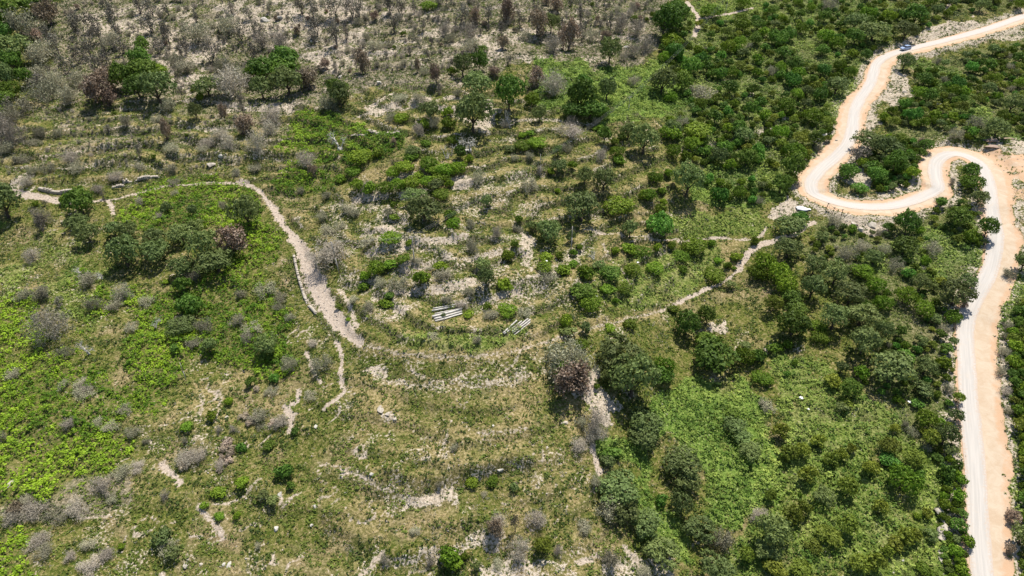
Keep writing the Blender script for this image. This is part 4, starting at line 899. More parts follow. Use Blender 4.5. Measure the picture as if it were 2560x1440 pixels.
# ------------------------------------------------------------------ place the plants
MARKS = [('the wide stony path', 790, 690), ('the curved grassy track', 1150, 900), ('the long pale beams', 1115, 785), ('the short pale beams', 1290, 818),
 ('the white blossomed round bush', 1546, 517), ('the leaning power pole', 845, 650), ('the middle power pole', 1033, 625), ('the lone grey pole', 1428, 600), ('the tall thin pole', 1350, 418),
 ('the hairpin bend', 2080, 500), ('the parked blue car', 2265, 120), ('the straight road', 2430, 1100), ('the inner road bend', 2400, 400), ('the dusty footpath', 1850, 660),
 ('the white sheet', 2010, 522), ('the ruined stone wall', 180, 482), ('the white boulder', 527, 412), ('the yellow green bracken slope', 120, 1080), ('the bracken dome', 500, 510),
 ('the bare pink clearing', 1500, 1000), ('the green hollow', 1780, 1130), ('the shaded terrace bank', 1130, 1200), ('the pale scree', 700, 50), ('the big round grey bush', 139, 815),
 ('the rusty fence posts', 2085, 520), ('the pale rock outcrop', 2350, 1320), ('the burnt ridge', 1350, 60), ('the bright creeper patch', 1560, 210), ('the white bare branches', 1175, 362), ('the stone shelf', 960, 338),
 ('the tan dead bushes', 560, 1130), ('the citrus green bush row', 2050, 1230), ('the burnt corner thicket', 200, 160), ('the rocky bank', 950, 495), ('the cliff cutting', 2340, 75),
 ('the forked top path', 1745, 45), ('the top wood upper edge', 2050, 30), ('the grey green treetops', 2120, 70), ('the climbing road', 2150, 230), ('the pale rock line', 1880, 335),
 ('the top wood heart', 1960, 140), ('the top wood lower fringe', 1800, 470), ('the light green eastern slope', 2400, 230), ('the upper right edge', 2550, 250),
 ('the brown earth mounds', 2500, 355), ('the hairpin rubble bank', 2160, 570), ('the roadside creeper carpet', 2350, 620), ('the dark red roadside bush', 2412, 760), ('the lower wood olive row', 2150, 850),
 ('the smooth round dark shrub', 2250, 1200), ('the stony top left slope', 500, 170), ('the top left corner', 40, 60), ('the top edge middle', 1000, 20), ('the upper middle pale terraces', 1060, 200),
 ('the left edge terraces', 60, 340), ('the fallen bleached branches', 230, 685), ('the round shadowed tree', 225, 590), ('the big hollow olive', 1560, 920), ('the pink bare tree', 1485, 1065),
 ('the lone bottom bright bush', 1125, 1400), ('the big pathside grey tree', 833, 630), ('the lobed dark green thicket', 1920, 690), ('the bottom right corner', 2540, 1400)]
LOOK = {'T': ('tan dead cushion bush', 'bush'), 'D': ('dark green round oak', 'oak'), 'O': ('grey green olive tree', 'olive'), 'B': ('glossy evergreen shrub', 'shrub'), 'Y': ('yellow green upright shrub', 'shrub'),
        'G': ('bright leafy shrub', 'shrub'), 'R': ('bare grey dead shrub', 'shrub'), 'W': ('bleached leafless dead tree', 'tree'),
        'N': ('rust brown scorched tree', 'tree'), 'K': ('blackened burnt tree', 'tree'), 'S': ('half dead grey bush', 'bush')}
def sizeword(wm): return 'small' if wm < 3.2 else ('large' if wm > 7.5 else ('middling' if wm < 5 else 'broad'))
ORD = ['', 'second ', 'third ', 'fourth ', 'fifth ', 'sixth ', 'seventh ', 'eighth ', 'ninth ', 'tenth ', 'eleventh ', 'twelfth ', 'thirteenth ', 'fourteenth ', 'fifteenth ', 'sixteenth ', 'seventeenth ', 'eighteenth ', 'nineteenth ', 'twentieth ']
GROUPS = {'upper': 'shrubs and trees packed in the thicket above the upper road', 'east': 'shrubs and trees packed in the thicket east of the upper road', 'island': 'shrubs inside the hairpin',
          'lower': 'shrubs and trees packed in the thicket below the hairpin', 'strip': 'shrubs right of the straight road', 'verge': 'shrubs on the road verge', 'burnt': 'burnt trees and scrub on the ridge', 'terrace': 'grey scrub on the left terraces'}
WHERE = {'upper': 'packed in the thicket left of the upper road', 'east': 'packed in the thicket right of the upper road', 'island': 'in the clump between the two hairpins', 'lower': 'packed in the thicket left of the straight road',
         'strip': 'along the right side of the straight road', 'verge': 'on the left verge of the straight road', 'burnt': 'scattered on the burnt slope along the top', 'terrace': 'scattered on the grassy terraces at left'}
info = {}
for q in PLANTS:
    u, v = q[1], q[2]
    ds = sorted((math.hypot(u - mu, (v - mv) * 1.3), i) for i, (_, mu, mv) in enumerate(MARKS))
    d0, mi = ds[0]; mu, mv = MARKS[mi][1:]; dx, dy = u - mu, v - mv
    side = ('right of' if dx > 0 else 'left of') if abs(dx) > abs(dy) * 1.3 else ('upslope from' if dy < 0 else 'downslope from')
    q += [mi, side, d0]
CAP = 280
PLANTS.sort(key=lambda q: -q[3] * q[4] / ((q[5] ** 2 + q[6] ** 2 + (CAM_H - q[7]) ** 2)) - (0 if q[8] else .0006))
seen = {}; SINGLE = []; REST = []
for q in PLANTS:
    seen[q[0]] = seen.get(q[0], 0) + 1
    (SINGLE if seen[q[0]] <= CAP else REST).append(q)
PLANTS = SINGLE
bucket = {}
def shapeword(q):
    r_ = q[4] / q[3]; h_ = KINDS[q[0]]['hr'] / 2
    return 'tall ' if r_ > h_ * 1.2 else ('squat ' if r_ < h_ * .9 else '')
for i, q in enumerate(PLANTS): bucket.setdefault((q[0], shapeword(q) + sizeword(q[3]), q[9], q[10]), []).append(i)
labels = {}
for (k, sz, mi, side), ids in bucket.items():
    ids.sort(key=lambda i: PLANTS[i][11])
    for n, i in enumerate(ids):
        o_ = ('' if len(ids) == 1 else ('nearest ' if n == 0 else ORD[min(n, 19)] + 'nearest '))
        labels[i] = f"{o_}{sz} {LOOK[k][0]} {side} {MARKS[mi][0]}"
KGROUP = {'D': 'dark oak trees', 'O': 'olive trees', 'B': 'evergreen shrubs', 'Y': 'yellow green shrubs', 'G': 'bright leafy shrubs', 'R': 'bare dead shrubs', 'W': 'bleached dead trees', 'T': 'tan dead cushion bushes', 'N': 'scorched brown trees', 'K': 'burnt trees', 'S': 'grey scrub bushes'}
def put(i, q):
    k, u, v, wm, hm, x, y, z, reg = q[:9]; K = KINDS[k]
    rs = np.random.default_rng(1000 + i); size = 'large' if wm > 4.6 else 'small'
    var = K[size][rs.integers(len(K[size]))]
    o = bpy.data.objects.new(K['name'], None); COL.objects.link(o); o.empty_display_size = .5
    o.location = (x, y, z - .05); o.rotation_euler = (0, 0, rs.uniform(0, 6.283))
    sw = wm / 2 * {'B': 1.02, 'Y': 1.0, 'S': 1.08, 'N': 1.12, 'R': 1.2, 'W': 1.25, 'D': 1.07, 'O': 1.1}.get(k, 1.05); o.scale = (sw * rs.uniform(.93, 1.07), sw * rs.uniform(.93, 1.07), hm / K['hr'] * {'R': 1.15, 'W': 1.2, 'S': .95, 'Y': .95, 'B': 1.0}.get(k, 1.05))
    o['category'] = K['cat']
    o['label'] = labels[i]; o['group'] = f"{KGROUP[k]} {WHERE[reg]}" if reg else KGROUP[k]
    for pn, me_ in var:
        c_ = bpy.data.objects.new(pn, me_); COL.objects.link(c_); c_.parent = o
for i, q in enumerate(PLANTS): put(i, q)
# past the individual ones: the smallest of the crowded kinds, one object per kind
restk = {}
for q in REST: restk.setdefault(q[0], []).append(q)
for k, qs in restk.items():
    rs = np.random.default_rng(ord(k)); K = KINDS[k]; parts_ = {}
    for q in qs:
        var = K['small'][rs.integers(len(K['small']))]; an = rs.uniform(0, 6.28); sw = q[3] / 2 * 1.06; sz = q[4] / K['hr']
        for pn, me_ in var:
            if pn in ('trunk', 'stem') and k in 'BDYGO': continue
            nv = len(me_.vertices); co = np.empty(nv * 3, np.float32); me_.vertices.foreach_get('co', co); co = co.reshape(-1, 3)
            nf = len(me_.polygons); sd_n = len(me_.polygons[0].vertices); fi = np.empty(nf * sd_n, np.int32); 
            me_.loops.foreach_get('vertex_index', fi) if len(me_.loops) == nf * sd_n else None
            if len(me_.loops) != nf * sd_n: continue
            tn = np.zeros(nf, np.float32)
            if 'tint' in me_.attributes: me_.attributes['tint'].data.foreach_get('value', tn)
            X_ = (co[:, 0] * math.cos(an) - co[:, 1] * math.sin(an)) * sw + q[5]; Y_ = (co[:, 0] * math.sin(an) + co[:, 1] * math.cos(an)) * sw + q[6]
            key = (me_.materials[0].name, sd_n); P_ = parts_.setdefault(key, [[], [], [], 0, me_.materials[0]])
            P_[0].append(np.stack([X_, Y_, co[:, 2] * sz + q[7] - .05], 1)); P_[1].append(fi.reshape(-1, sd_n) + P_[3]); P_[2].append(tn * .8 + rs.uniform(0, .2)); P_[3] += nv
    nm = {'B': 'low_shrubbery', 'S': 'grey_brushwood', 'K': 'burnt_thicket', 'D': 'oak_scrub'}.get(k, 'thicket')
    lb = {'B': 'dense low evergreen shrubbery filling the gaps of the thickets', 'S': 'grey brushwood scattered over the burnt slope and terraces', 'K': 'blackened burnt stems covering the slope along the top', 'D': 'dense dark oak scrub filling the woods'}.get(k, 'dense thicket')
    for n_, (key, P_) in enumerate(sorted(parts_.items(), key=lambda t: -t[1][3])):
        o_ = link(nm if n_ == 0 else nm + '_stems', mesh_np(nm, np.concatenate(P_[0]), np.concatenate(P_[1]), P_[4], np.concatenate(P_[2])), kind='stuff', label=lb, category='undergrowth')
assert all(len(t.split()) <= 16 for t in labels.values()), max(labels.values(), key=lambda t: len(t.split()))
kc = {}
for q in PLANTS: kc[q[0]] = kc.get(q[0], 0) + 1
print('kinds', kc)

# ------------------------------------------------------------------ boulders
def boulder(tile, x, y, wpx, hpx, label, name='boulder', mat='rock', seed=0, flat=.6):
    u, v = full(tile, x, y); X, Y, Z, D = at(u, v); wm = wpx * (TS if tile != 'P' else 1) / F * D; dm = hpx * (TS if tile != 'P' else 1) / F * D / .62
    rs = np.random.default_rng(seed + int(x)); b = bmesh.new()
    bmesh.ops.create_icosphere(b, subdivisions=3, radius=1)
    cuts = [(unit(rs.normal(size=3)), rs.uniform(.45, .8)) for _ in range(13)]
    for v_ in b.verts:
        p_ = np.array(v_.co)
        for n_, d_ in cuts:
            e_ = p_ @ n_ - d_
            if e_ > 0: p_ = p_ - n_ * e_
        p_ = p_ * (1 + .10 * (vnoise(np.array([p_[0] * 5 + 20]), np.array([p_[1] * 5 + p_[2] * 3 + 20]), seed)[0] - .5))
        v_.co = (p_[0] * wm * .62, p_[1] * dm * .55, p_[2] * min(wm, dm) * .42)
    me_ = bpy.data.meshes.new(name); b.to_mesh(me_); b.free(); me_.materials.append(M[mat])
    o = link(name, me_, label=label, category='rock', group='pale boulders on the slope')
    o.location = (X, Y, Z + min(wm, dm) * .06); o.rotation_euler = (rs.uniform(-.2, .2), rs.uniform(-.2, .2), rs.uniform(-.4, .4)); return o
BL = [('A',1500,1175,52,50,'jagged white boulder standing on the grassy left terraces'),('A',2212,295,18,24,'left of two small white rocks high on the burnt slope'),('A',2255,298,20,24,'right of two small white rocks high on the burnt slope'),
 ('A',2420,545,26,26,'small pale rock upslope of the bracken, by burnt scrub'),('A',1575,1112,36,24,'flat pale boulder just right of the jagged white one'),('A',1885,145,60,34,'long pale boulder on the scree at the top edge'),('A',1990,132,50,30,'second pale boulder on the scree, right of the long one'),
 ('A',1745,775,22,22,'small white rock below the two scorched oaks'),('B',145,545,28,26,'pale rock beside green creepers, upslope of the two tone tree'),('B',425,590,36,24,'pale slab on the grassy terrace left of centre top'),('B',2175,335,40,22,'pale rock between leafless shrubs under the oak wood'),
 ('G',1990,862,38,34,'round white rock in the lower left grassland, upslope one'),('G',1965,1110,42,38,'large pale rock in the lower left grassland'),('G',1590,1356,28,26,'left rock of the white pair at the bottom edge'),('G',1628,1360,32,30,'right rock of the white pair at the bottom edge'),
 ('G',2240,945,28,28,'white rock on the faint track, lower left grassland'),('G',2215,1077,24,24,'small white rock below the faint track, lower left grassland'),('G',70,790,48,46,'grey slab poking out of the bright bracken at the left edge'),('G',2248,378,28,24,'small white rock in the green grass below the stony path'),
 ('G',1608,312,26,18,'small white rock beside the tan dead bushes'),('G',1325,1366,38,28,'grey rock near the bottom edge, left of the white pair'),('G',1430,1358,24,22,'tiny rock between the grey rock and the white pair'),
 
 
 ('H',430,255,40,60,'tall pale rock outcrop in the centre meadow'),('H',480,292,34,30,'middle pale rock in the centre meadow outcrop'),('H',530,327,30,24,'lower right white rock of the centre meadow outcrop'),('H',1230,372,18,16,'tiny white rock in the middle of the meadow'),
 ('H',1615,527,16,16,'tiny white rock in the meadow left of the dead pink tree'),('H',1810,145,30,22,'white rock beneath the brown scorched tree'),('H',445,662,16,16,'tiny white rock at the left end of the shaded bank'),('H',370,716,44,22,'flat pale rock left of the shaded terrace bank'),
 ('H',1080,1177,24,18,'white rock on the bare strip above the lone bright bush'),('H',1275,687,50,18,'flat white slab on the lip of the shaded bank'),('H',1740,350,50,24,'pale rock left of the dead pink tree'),('H',610,1290,14,14,'tiny white rock low on the striped grass slope'),
 ('I',1965,985,80,80,'upper pale rock outcrop left of the straight road'),('I',2000,1050,60,60,'second pale rock outcrop left of the straight road'),('I',1990,1110,100,70,'broad pale rock outcrop left of the straight road'),('I',1985,1165,70,50,'low pale rock outcrop under the broad one'),
 ('I',1975,1280,50,60,'lower pale rock outcrop near the bottom right corner'),('I',1990,1340,56,60,'lowest pale rock outcrop near the bottom right corner'),('I',1700,1332,22,14,'tiny pale rock among the yellow green shrubs at bottom'),
 ('C',1130,965,60,50,'pale rock on the bank left of the climbing road'),('C',1090,1010,50,36,'lower pale rock on the bank left of the climbing road'),('C',1710,655,36,26,'grey rock on the rubble slope right of the climbing road'),('C',1225,998,18,14,'tiny white stone on the edge of the climbing road'),
 ('C',2330,1005,110,50,'brown earth mound behind the inner bend of the road'),('C',2430,990,90,36,'second brown earth mound behind the inner bend'),('C',2330,1045,90,36,'lower brown earth mound behind the inner bend'),
 ('F',1480,300,60,50,'grey rock in the rubble bank below the hairpin'),('F',1350,290,50,40,'left grey rock in the rubble bank below the hairpin'),('F',1400,330,46,36,'lower grey rock in the rubble bank below the hairpin'),('E',2375,1085,0,0,'')]
for i, (t, x, y, a_, b_, lb) in enumerate(BL):
    if a_: boulder(t, x, y, a_, b_, lb, mat='stone' if ('tan' in lb or 'pink' in lb or 'grey' in lb or 'outcrop' in lb) else ('soil' if False else 'rock'), seed=i, name='earth_mound' if 'mound' in lb else 'boulder')
M['soil'] = plain('earth', (.42,.31,.24), (.30,.22,.17), .8)
for o in COL.objects:
    if o.name.startswith('earth_mound'): o.scale = (1, 1, .45); o.data.materials[0] = M['soil']; o['category'] = 'mound'; o['group'] = 'earth mounds by the inner bend'

# ------------------------------------------------------------------ concrete beams
def beam(x0, y0, x1, y1, width, thick, label, taper=1.0, lift=.25, group='long pale concrete beams'):
    a_ = at(x0, y0); b_ = at(x1, y1); A_ = np.array(a_[:3]) + [0, 0, lift]; B_ = np.array(b_[:3]) + [0, 0, lift]
    d = unit(B_ - A_); s_ = unit(np.cross(d, [0, 0, 1.0])); n = np.cross(s_, d); Vv = []; k = 9
    prof = [(-.5, 0), (-.5, .8), (-.42, 1), (.42, 1), (.5, .8), (.5, 0)]
    rs = np.random.default_rng(int(x0 * 3 + y0))
    for j in range(k):
        f = j / (k - 1); c_ = rs.normal(size=3) * .02 + A_ * (1 - f) + B_ * f - [0, 0, .08 * math.sin(f * math.pi)]; wd = width * (1 - (1 - taper) * f)
        for px_, pz in prof: Vv.append(c_ + s_ * px_ * wd + n * pz * thick)
    Ff = []; m = len(prof)
    for j in range(k - 1):
        for i_ in range(m): Ff.append((j * m + i_, j * m + (i_ + 1) % m, (j + 1) * m + (i_ + 1) % m, (j + 1) * m + i_))
    o = link('concrete_beam', mesh_np('concrete_beam', np.array(Vv), np.array(Ff), M['concrete']), label=label, category='beam', group=group)
    # end caps
    me_ = o.data; import bmesh as bm_
    b = bm_.new(); b.from_mesh(me_); bm_.ops.holes_fill(b, edges=[e for e in b.edges if e.is_boundary]); bm_.ops.recalc_face_normals(b, faces=b.faces); b.to_mesh(me_); b.free()
    return o
beam(1083,775,1154,761.5, .36,.34,'thin pale beam, topmost of the long group lying in the grass', .9)
beam(1080,780.5,1166,763, .36,.34,'thin pale beam, second from the top of the long group', .9)
beam(1087,785.5,1155,771, .30,.22,'overgrown thin pale beam, third from the top of the long group', .8, .08)
beam(1081,795,1155,775, .62,.36,'wide pale beam above the dark gap in the long group', .8)
beam(1086,800,1155,780.5, .50,.30,'wide pale beam just below the dark gap in the long group', .9, .18)
beam(1088,804.5,1155,785.5, .44,.24,'lowest wide pale beam of the long group', .9, .12)
beam(1258,836,1292,804, .34,.32,'leftmost pale beam of the short slanting group', 1)
beam(1260,838,1304,806, .28,.30,'second pale beam from the left in the short slanting group', 1)
beam(1280,832,1320,800, .34,.32,'middle pale beam of the short slanting group', 1)
beam(1282,835,1326,802, .34,.28,'fourth pale beam from the left in the short slanting group', 1)
beam(1285,839,1326,806, .26,.20,'rightmost half buried pale beam of the short slanting group', 1, .05)
beam(2337,272.5,2360,275.5, .6,.4,'short pale beam lying in the thicket right of the upper road', 1, 1.8)

# ------------------------------------------------------------------ ruined stone wall
def wall(pts, h, wd, label):
    P = smooth_line(np.array([at(*p_)[:2] for p_ in pts]), 1)
    L = np.concatenate([[0], np.cumsum(np.linalg.norm(np.diff(P, axis=0), axis=1))]); rs = np.random.default_rng(int(pts[0][0])); Vv = []; Ff = []; k = 0
    for row in range(4):
        s = rs.uniform(0, .3)
        while s < L[-1] - .3:
            l_ = rs.uniform(.35, .8); x = np.interp(s + l_ / 2, L, P[:, 0]); y = np.interp(s + l_ / 2, L, P[:, 1])
            if (row == 3 and rs.random() < .45) or vnoise(np.array([s / 3.0]), np.array([row * .2]), int(pts[0][0]) % 50)[0] < .18 + .1 * row: s += l_; continue
            x2 = np.interp(s + l_ / 2 + .1, L, P[:, 0]); y2 = np.interp(s + l_ / 2 + .1, L, P[:, 1]); an = math.atan2(y2 - y, x2 - x)
            z = float(ground(x, y)) - .1 + row * h / 4
            hh = h / 4 * rs.uniform(.9, 1.1); w_ = wd * rs.uniform(.8, 1.1)
            for sx, sy2, sz in [(-1,-1,0),(1,-1,0),(1,1,0),(-1,1,0),(-1,-1,1),(1,-1,1),(1,1,1),(-1,1,1)]:
                lx = sx * l_ * .49 * rs.uniform(.92, 1); ly = sy2 * w_ / 2
                Vv.append((x + lx * math.cos(an) - ly * math.sin(an), y + lx * math.sin(an) + ly * math.cos(an), z + sz * hh * .96))
            Ff += [(k, k+3, k+2, k+1), (k+4, k+5, k+6, k+7), (k, k+1, k+5, k+4), (k+1, k+2, k+6, k+5), (k+2, k+3, k+7, k+6), (k+3, k, k+4, k+7)]; k += 8; s += l_
    return link('stone_wall', mesh_np('stone_wall', np.array(Vv), np.array(Ff), M['stone']), label=label, category='wall', group='ruined dry stone walls')
wall([(97,474),(115,478),(140,484),(170,483),(194,480)], 1.3, 1.0, 'curved ruined dry stone wall at the left edge by the pale track')
wall([(280,471),(300,467),(310,466)], .9, 1.0, 'short crumbling stone wall between two longer ruins at left')
wall([(306,458),(330,452),(352,450),(375,445),(398,443)], 1.3, 1.0, 'straight ruined dry stone wall upslope of the bracken dome')
wall([(866,340),(890,338),(915,334),(940,334),(1000,331)], .8, 1.4, 'low spread of white stones between two bracken patches')
wall([(735,640),(742,675),(752,715),(768,760),(790,785)], .9, .7, 'collapsed stone wall running left of the wide stony path')

# ------------------------------------------------------------------ poles and wires
def pole(u, v, vt, label, arms=True, r=.18, lean=(0, 0), hmax=None):
    x, y, z, D = at(u, v); dep = math.atan2(CAM_H - z, math.hypot(x, y)); h = (v - vt) / (F / D) / math.cos(dep) * 1.02
    o = link('power_pole', None, label=label, category='pole', group='wooden poles'); o.location = (x, y, z)
    segs = [((0, 0, -.4), (0, 0, h * .5), r, r * .85), ((0, 0, h * .5), (0, 0, h), r * .85, r * .65)]
    Vt, Ft = tubes(segs, 8) if False else tubes(segs, 4)
    link('post', mesh_np('post', Vt, Ft, M['pole']), o)
    if arms:
        Va, Fa = tubes([((-.75, 0, h - .35), (.75, 0, h - .35), .06, .06)]); link('cross_arm', mesh_np('cross_arm', Va, Fa, M['pole']), o)
        for sx in (-.65, 0, .65):
            Vi, Fi = tubes([((sx, 0, h - .29), (sx, 0, h - .1), .05, .035)]); link('insulator', mesh_np('insulator', Vi, Fi, M['cloth']), o)
    o.rotation_euler = (lean[0], lean[1], R(25)); return Vector((x, y, z + h - .12))
tops = [pole(848, 683, 605, 'leaning grey power pole right of the wide stony path', lean=(0, R(-3.5))),
        pole(1036, 655, 593, 'grey power pole on the terrace below the two tone olive trees'),
        pole(1571, 280, 243, 'faint thin power pole in the bright creeper patch', r=.1),
        pole(1814, 32, -10, 'faint power pole among the top oak wood', r=.1)]
pole(1428, 620, 568, 'bare grey post standing right of the olive with deep shade', arms=False)
pole(1350, 443, 388, 'thin bare pole in the upper middle meadow', arms=False, r=.1)
pole(465, 948, 905, 'short dark pole at the lower edge of the bracken', arms=False, r=.12)
pole(1111, 803, 779, 'slender post in front of the long pale beams', arms=False, r=.08)
for k, off in enumerate((-.6, 0, .6)):
    V_all = []; 
    for a_, b_ in zip([Vector((-150, 160, 60))] * 0 + tops[:-1], tops[1:]):
        n = 16; pts = []
        for j in range(n + 1):
            f = j / n; p_ = a_.lerp(b_, f); sag = (a_ - b_).length * .02 * 4 * f * (1 - f); pts.append((p_.x + off * .9, p_.y - off * .42, p_.z - sag))
        V_all += [(pts[j], pts[j + 1], .014, .014) for j in range(n)]
    Vw, Fw = tubes(V_all, 3)
    link('power_line', mesh_np('power_line', Vw, Fw, M['wire']), label=('left', 'middle', 'right')[k] + ' one of the three thin wires strung between the grey power poles', category='wire', group='wires between the power poles')

# ------------------------------------------------------------------ rusty fence by the hairpin
fp = [at(2064, 525), at(2081, 536), at(2103, 541)]
fo = link('fence', None, label='rusty wire fence with three leaning posts beside the hairpin bend', category='fence'); fo.location = fp[1][:3]
bx, by, bz = fp[1][:3]; prev = None
for i, (x, y, z, D) in enumerate(fp):
    h = 2.6; b0 = np.array([x - bx, y - by, z - bz - .3]); t0 = b0 + [(.3, .0, -.1)[i], 0, h]
    sg = [(b0, t0, .10, .09), (t0 + np.array([-.25, 0, 0]), t0 + np.array([.3, 0, 0]), .09, .09)]
    Vf, Ff = tubes(sg); link('post', mesh_np('post', Vf, Ff, M['rustmetal']), fo)
    if prev is not None:
        for f in (.98, .6, .25):
            a_ = prev[0] * (1 - f) + prev[1] * f; b_ = b0 * (1 - f) + t0 * f; Vf, Ff = tubes([(a_, (a_ + b_) / 2 - np.array([0, 0, .12]), .03, .03), ((a_ + b_) / 2 - np.array([0, 0, .12]), b_, .03, .03)], 3)
            link('wire', mesh_np('wire', Vf, Ff, M['rustmetal']), fo)
        Vf, Ff = tubes([(prev[0], t0, .035, .035), (b0, prev[1], .035, .035)], 3); link('brace', mesh_np('brace', Vf, Ff, M['rustmetal']), fo)
    prev = (b0, t0)

# ------------------------------------------------------------------ white sheet on the rubble
x, y, z, D = at(2007, 523); n = 14; m = 7; Vv = []; wdt = 34 / F * D; dep_ = 13 / F * D / .6
for j in range(m + 1):
    for i in range(n + 1):
        f = i / n; g = j / m; prof_ = math.sin(min(1, f * 1.5) * math.pi * .66) ** .6 if f > 0 else 0
        yy = (g - .5) * dep_ * (0.35 + .65 * math.sin(math.pi * min(1, f * 1.15 + .08)) ** .5 if f < .8 else .38)
        Vv.append(((f - .5) * wdt, yy - f * .8, .12 + .75 * prof_ * math.sin(math.pi * g) ** .7 * (1 - .75 * f) + .06 * math.sin(9 * f + 5 * g)))
id_ = np.arange(len(Vv)).reshape(m + 1, n + 1); Ff = np.stack([id_[:-1, :-1], id_[:-1, 1:], id_[1:, 1:], id_[1:, :-1]], -1).reshape(-1, 4)
o = link('white_sheet', mesh_np('white_sheet', np.array(Vv), Ff, M['cloth'], smooth=True), label='bright white sheet draped over the rubble beside the hairpin bend', category='sheet'); o.location = (x, y, z + .25)
so_ = o.modifiers.new('thickness', 'SOLIDIFY'); so_.thickness = .05
# white rags
for i, (t, X_, Y_, sz, lb) in enumerate([('I',972,182,40,'crumpled white rag, upper of two in the grassy clearing'),('I',1022,264,26,'crumpled white rag, lower of two in the grassy clearing'),('I',1745,215,34,'white rag beside the bushes left of the straight road'),('E',1962,842,22,'white rag caught on the evergreen shrub near the curved track'),('E',2255,600,20,'white rag hanging on the shrub above the dusty footpath'),('E',1610,592,22,'white rag on the shrub in the middle terraces'),('I',765,1208,20,'white scrap on the crown of the bottom olive tree')]):
    u, v = full(t, X_, Y_); x, y, z, D = at(u, v); s_ = .62 * sz * TS / F * D; rs = np.random.default_rng(i + 60); k = 5
    Vv = [((a_ / k - .5) * s_ * (1 + .3 * rs.normal()), (b_ / k - .5) * s_ * (.9 + .3 * rs.normal()), rs.uniform(.0, .3) * s_) for b_ in range(k + 1) for a_ in range(k + 1)]
    id_ = np.arange(len(Vv)).reshape(k + 1, k + 1); Ff = np.stack([id_[:-1, :-1], id_[:-1, 1:], id_[1:, 1:], id_[1:, :-1]], -1).reshape(-1, 4)
    hgt = {'E': 1.9, 'F': .4}.get(t, .45)
    if i == 7: hgt = 4.5
    o = link('white_rag', mesh_np('white_rag', np.array(Vv), Ff, M['cloth']), label=lb, category='litter', group='scraps of white litter'); o.location = (x, y, z + hgt)
    sm = o.modifiers.new('thickness', 'SOLIDIFY'); sm.thickness = .03

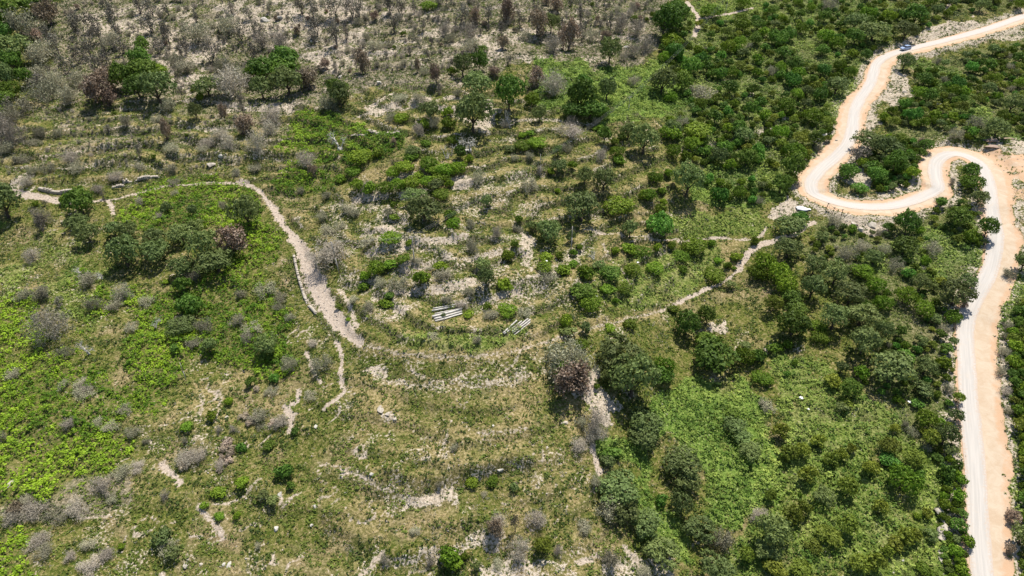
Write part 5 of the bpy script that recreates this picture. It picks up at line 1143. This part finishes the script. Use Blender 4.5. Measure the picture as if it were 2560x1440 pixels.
# ------------------------------------------------------------------ parked car
import bmesh
def car():
    x, y, z, D = at(2263, 124)
    j = int(np.argmin((RW[:, 0] - x) ** 2 + (RW[:, 1] - y) ** 2)); d = RW[max(j - 2, 0)] - RW[min(j + 2, len(RW) - 1)]
    root = link('car', None, label='light blue parked car on the dirt road at the upper bend', category='car'); root.location = (x, y, float(ground(x, y)) + .06); root.rotation_euler = (0, 0, math.atan2(d[1], d[0]) + math.pi); root.scale = (1.12, 1.12, 1.12)
    paint, nt_, p_ = new_mat('light_blue_paint'); p_.inputs['Base Color'].default_value = (.34,.44,.66,1); p_.inputs['Roughness'].default_value = .3; p_.inputs['Specular IOR Level'].default_value = .5; p_.inputs['Coat Weight'].default_value = .5
    glass, _, p2 = new_mat('dark_glass'); p2.inputs['Base Color'].default_value = (.02,.025,.035,1); p2.inputs['Roughness'].default_value = .08; p2.inputs['Specular IOR Level'].default_value = .6
    rub = plain('rubber', (.03,.03,.03), None, 4, .8); met = plain('rim_metal', (.5,.5,.52), None, 4, .35, .8); lamp = plain('lamp_glass', (.8,.8,.78), None, 4, .2); red = plain('red_lamp', (.45,.03,.02), None, 4, .2)
    def loft(name, secs, mat, par, bev=.0):
        # secs: list of (x, [ (y,z)... ]) cross sections
        Vv = [(sx, py, pz) for sx, pr in secs for py, pz in pr]; m_ = len(secs[0][1]); Ff = []
        b = bmesh.new(); vs = [b.verts.new(v_) for v_ in Vv]
        for j_ in range(len(secs) - 1):
            for i_ in range(m_): b.faces.new((vs[j_*m_+i_], vs[j_*m_+(i_+1)%m_], vs[(j_+1)*m_+(i_+1)%m_], vs[(j_+1)*m_+i_]))
        b.faces.new(vs[:m_][::-1]); b.faces.new(vs[-m_:]); bmesh.ops.recalc_face_normals(b, faces=b.faces)
        if bev: bmesh.ops.bevel(b, geom=b.edges[:], offset=bev, segments=2, affect='EDGES')
        me_ = bpy.data.meshes.new(name); b.to_mesh(me_); b.free(); me_.materials.append(mat); return link(name, me_, par)
    def sec(w_, z0, z1, t=.86): return [(-w_, z0), (-w_, (z0 + z1) / 2), (-w_ * t, z1), (w_ * t, z1), (w_, (z0 + z1) / 2), (w_, z0)]
    body = loft('body', [(-2.05, sec(.72, .38, .86)), (-1.9, sec(.82, .25, .95)), (-.9, sec(.86, .22, 1.0)), (.9, sec(.86, .22, .98)), (1.6, sec(.84, .25, .88)), (2.05, sec(.70, .35, .70))], paint, root, .03)
    loft('window', [(-1.78, sec(.70, .96, 1.0, .98)), (-1.55, sec(.70, .96, 1.36, .88)), (.35, sec(.72, .96, 1.40, .86)), (1.05, sec(.70, .95, .99, .98))], glass, root)
    loft('roof', [(-1.56, sec(.63, 1.36, 1.40)), (-1.3, sec(.64, 1.37, 1.46)), (.1, sec(.64, 1.38, 1.47)), (.38, sec(.62, 1.37, 1.41))], paint, root)
    for sx, sy2 in ((-1.25, 1), (-1.25, -1), (1.3, 1), (1.3, -1)):
        w_ = link('wheel', None, root); w_.location = (sx, sy2 * .78, .32)
        for nm, r_, hw, mt in (('tyre', .32, .11, rub), ('rim', .2, .125, met)):
            b = bmesh.new(); bmesh.ops.create_cone(b, cap_ends=True, segments=20, radius1=r_, radius2=r_, depth=hw * 2); bmesh.ops.rotate(b, verts=b.verts, cent=(0, 0, 0), matrix=__import__('mathutils').Matrix.Rotation(math.pi / 2, 3, 'X'))
            me_ = bpy.data.meshes.new(nm); b.to_mesh(me_); b.free(); me_.materials.append(mt); link(nm, me_, w_)
    for sy2 in (-.52, .52):
        for nm, X_, mt in (('headlight', 2.03, lamp), ('tail_light', -2.04, red)):
            b = bmesh.new(); bmesh.ops.create_cube(b, size=1); bmesh.ops.scale(b, vec=(.08, .26, .13), verts=b.verts); bmesh.ops.bevel(b, geom=b.edges[:], offset=.02, segments=2, affect='EDGES')
            me_ = bpy.data.meshes.new(nm); b.to_mesh(me_); b.free(); me_.materials.append(mt); o_ = link(nm, me_, root); o_.location = (X_, sy2, .62 if X_ > 0 else .78)
    for sy2 in (-.9, .9):
        b = bmesh.new(); bmesh.ops.create_cube(b, size=1); bmesh.ops.scale(b, vec=(.12, .16, .12), verts=b.verts); me_ = bpy.data.meshes.new('mirror'); b.to_mesh(me_); b.free(); me_.materials.append(paint); o_ = link('mirror', me_, root); o_.location = (.75, sy2 * .98, 1.0)
car()
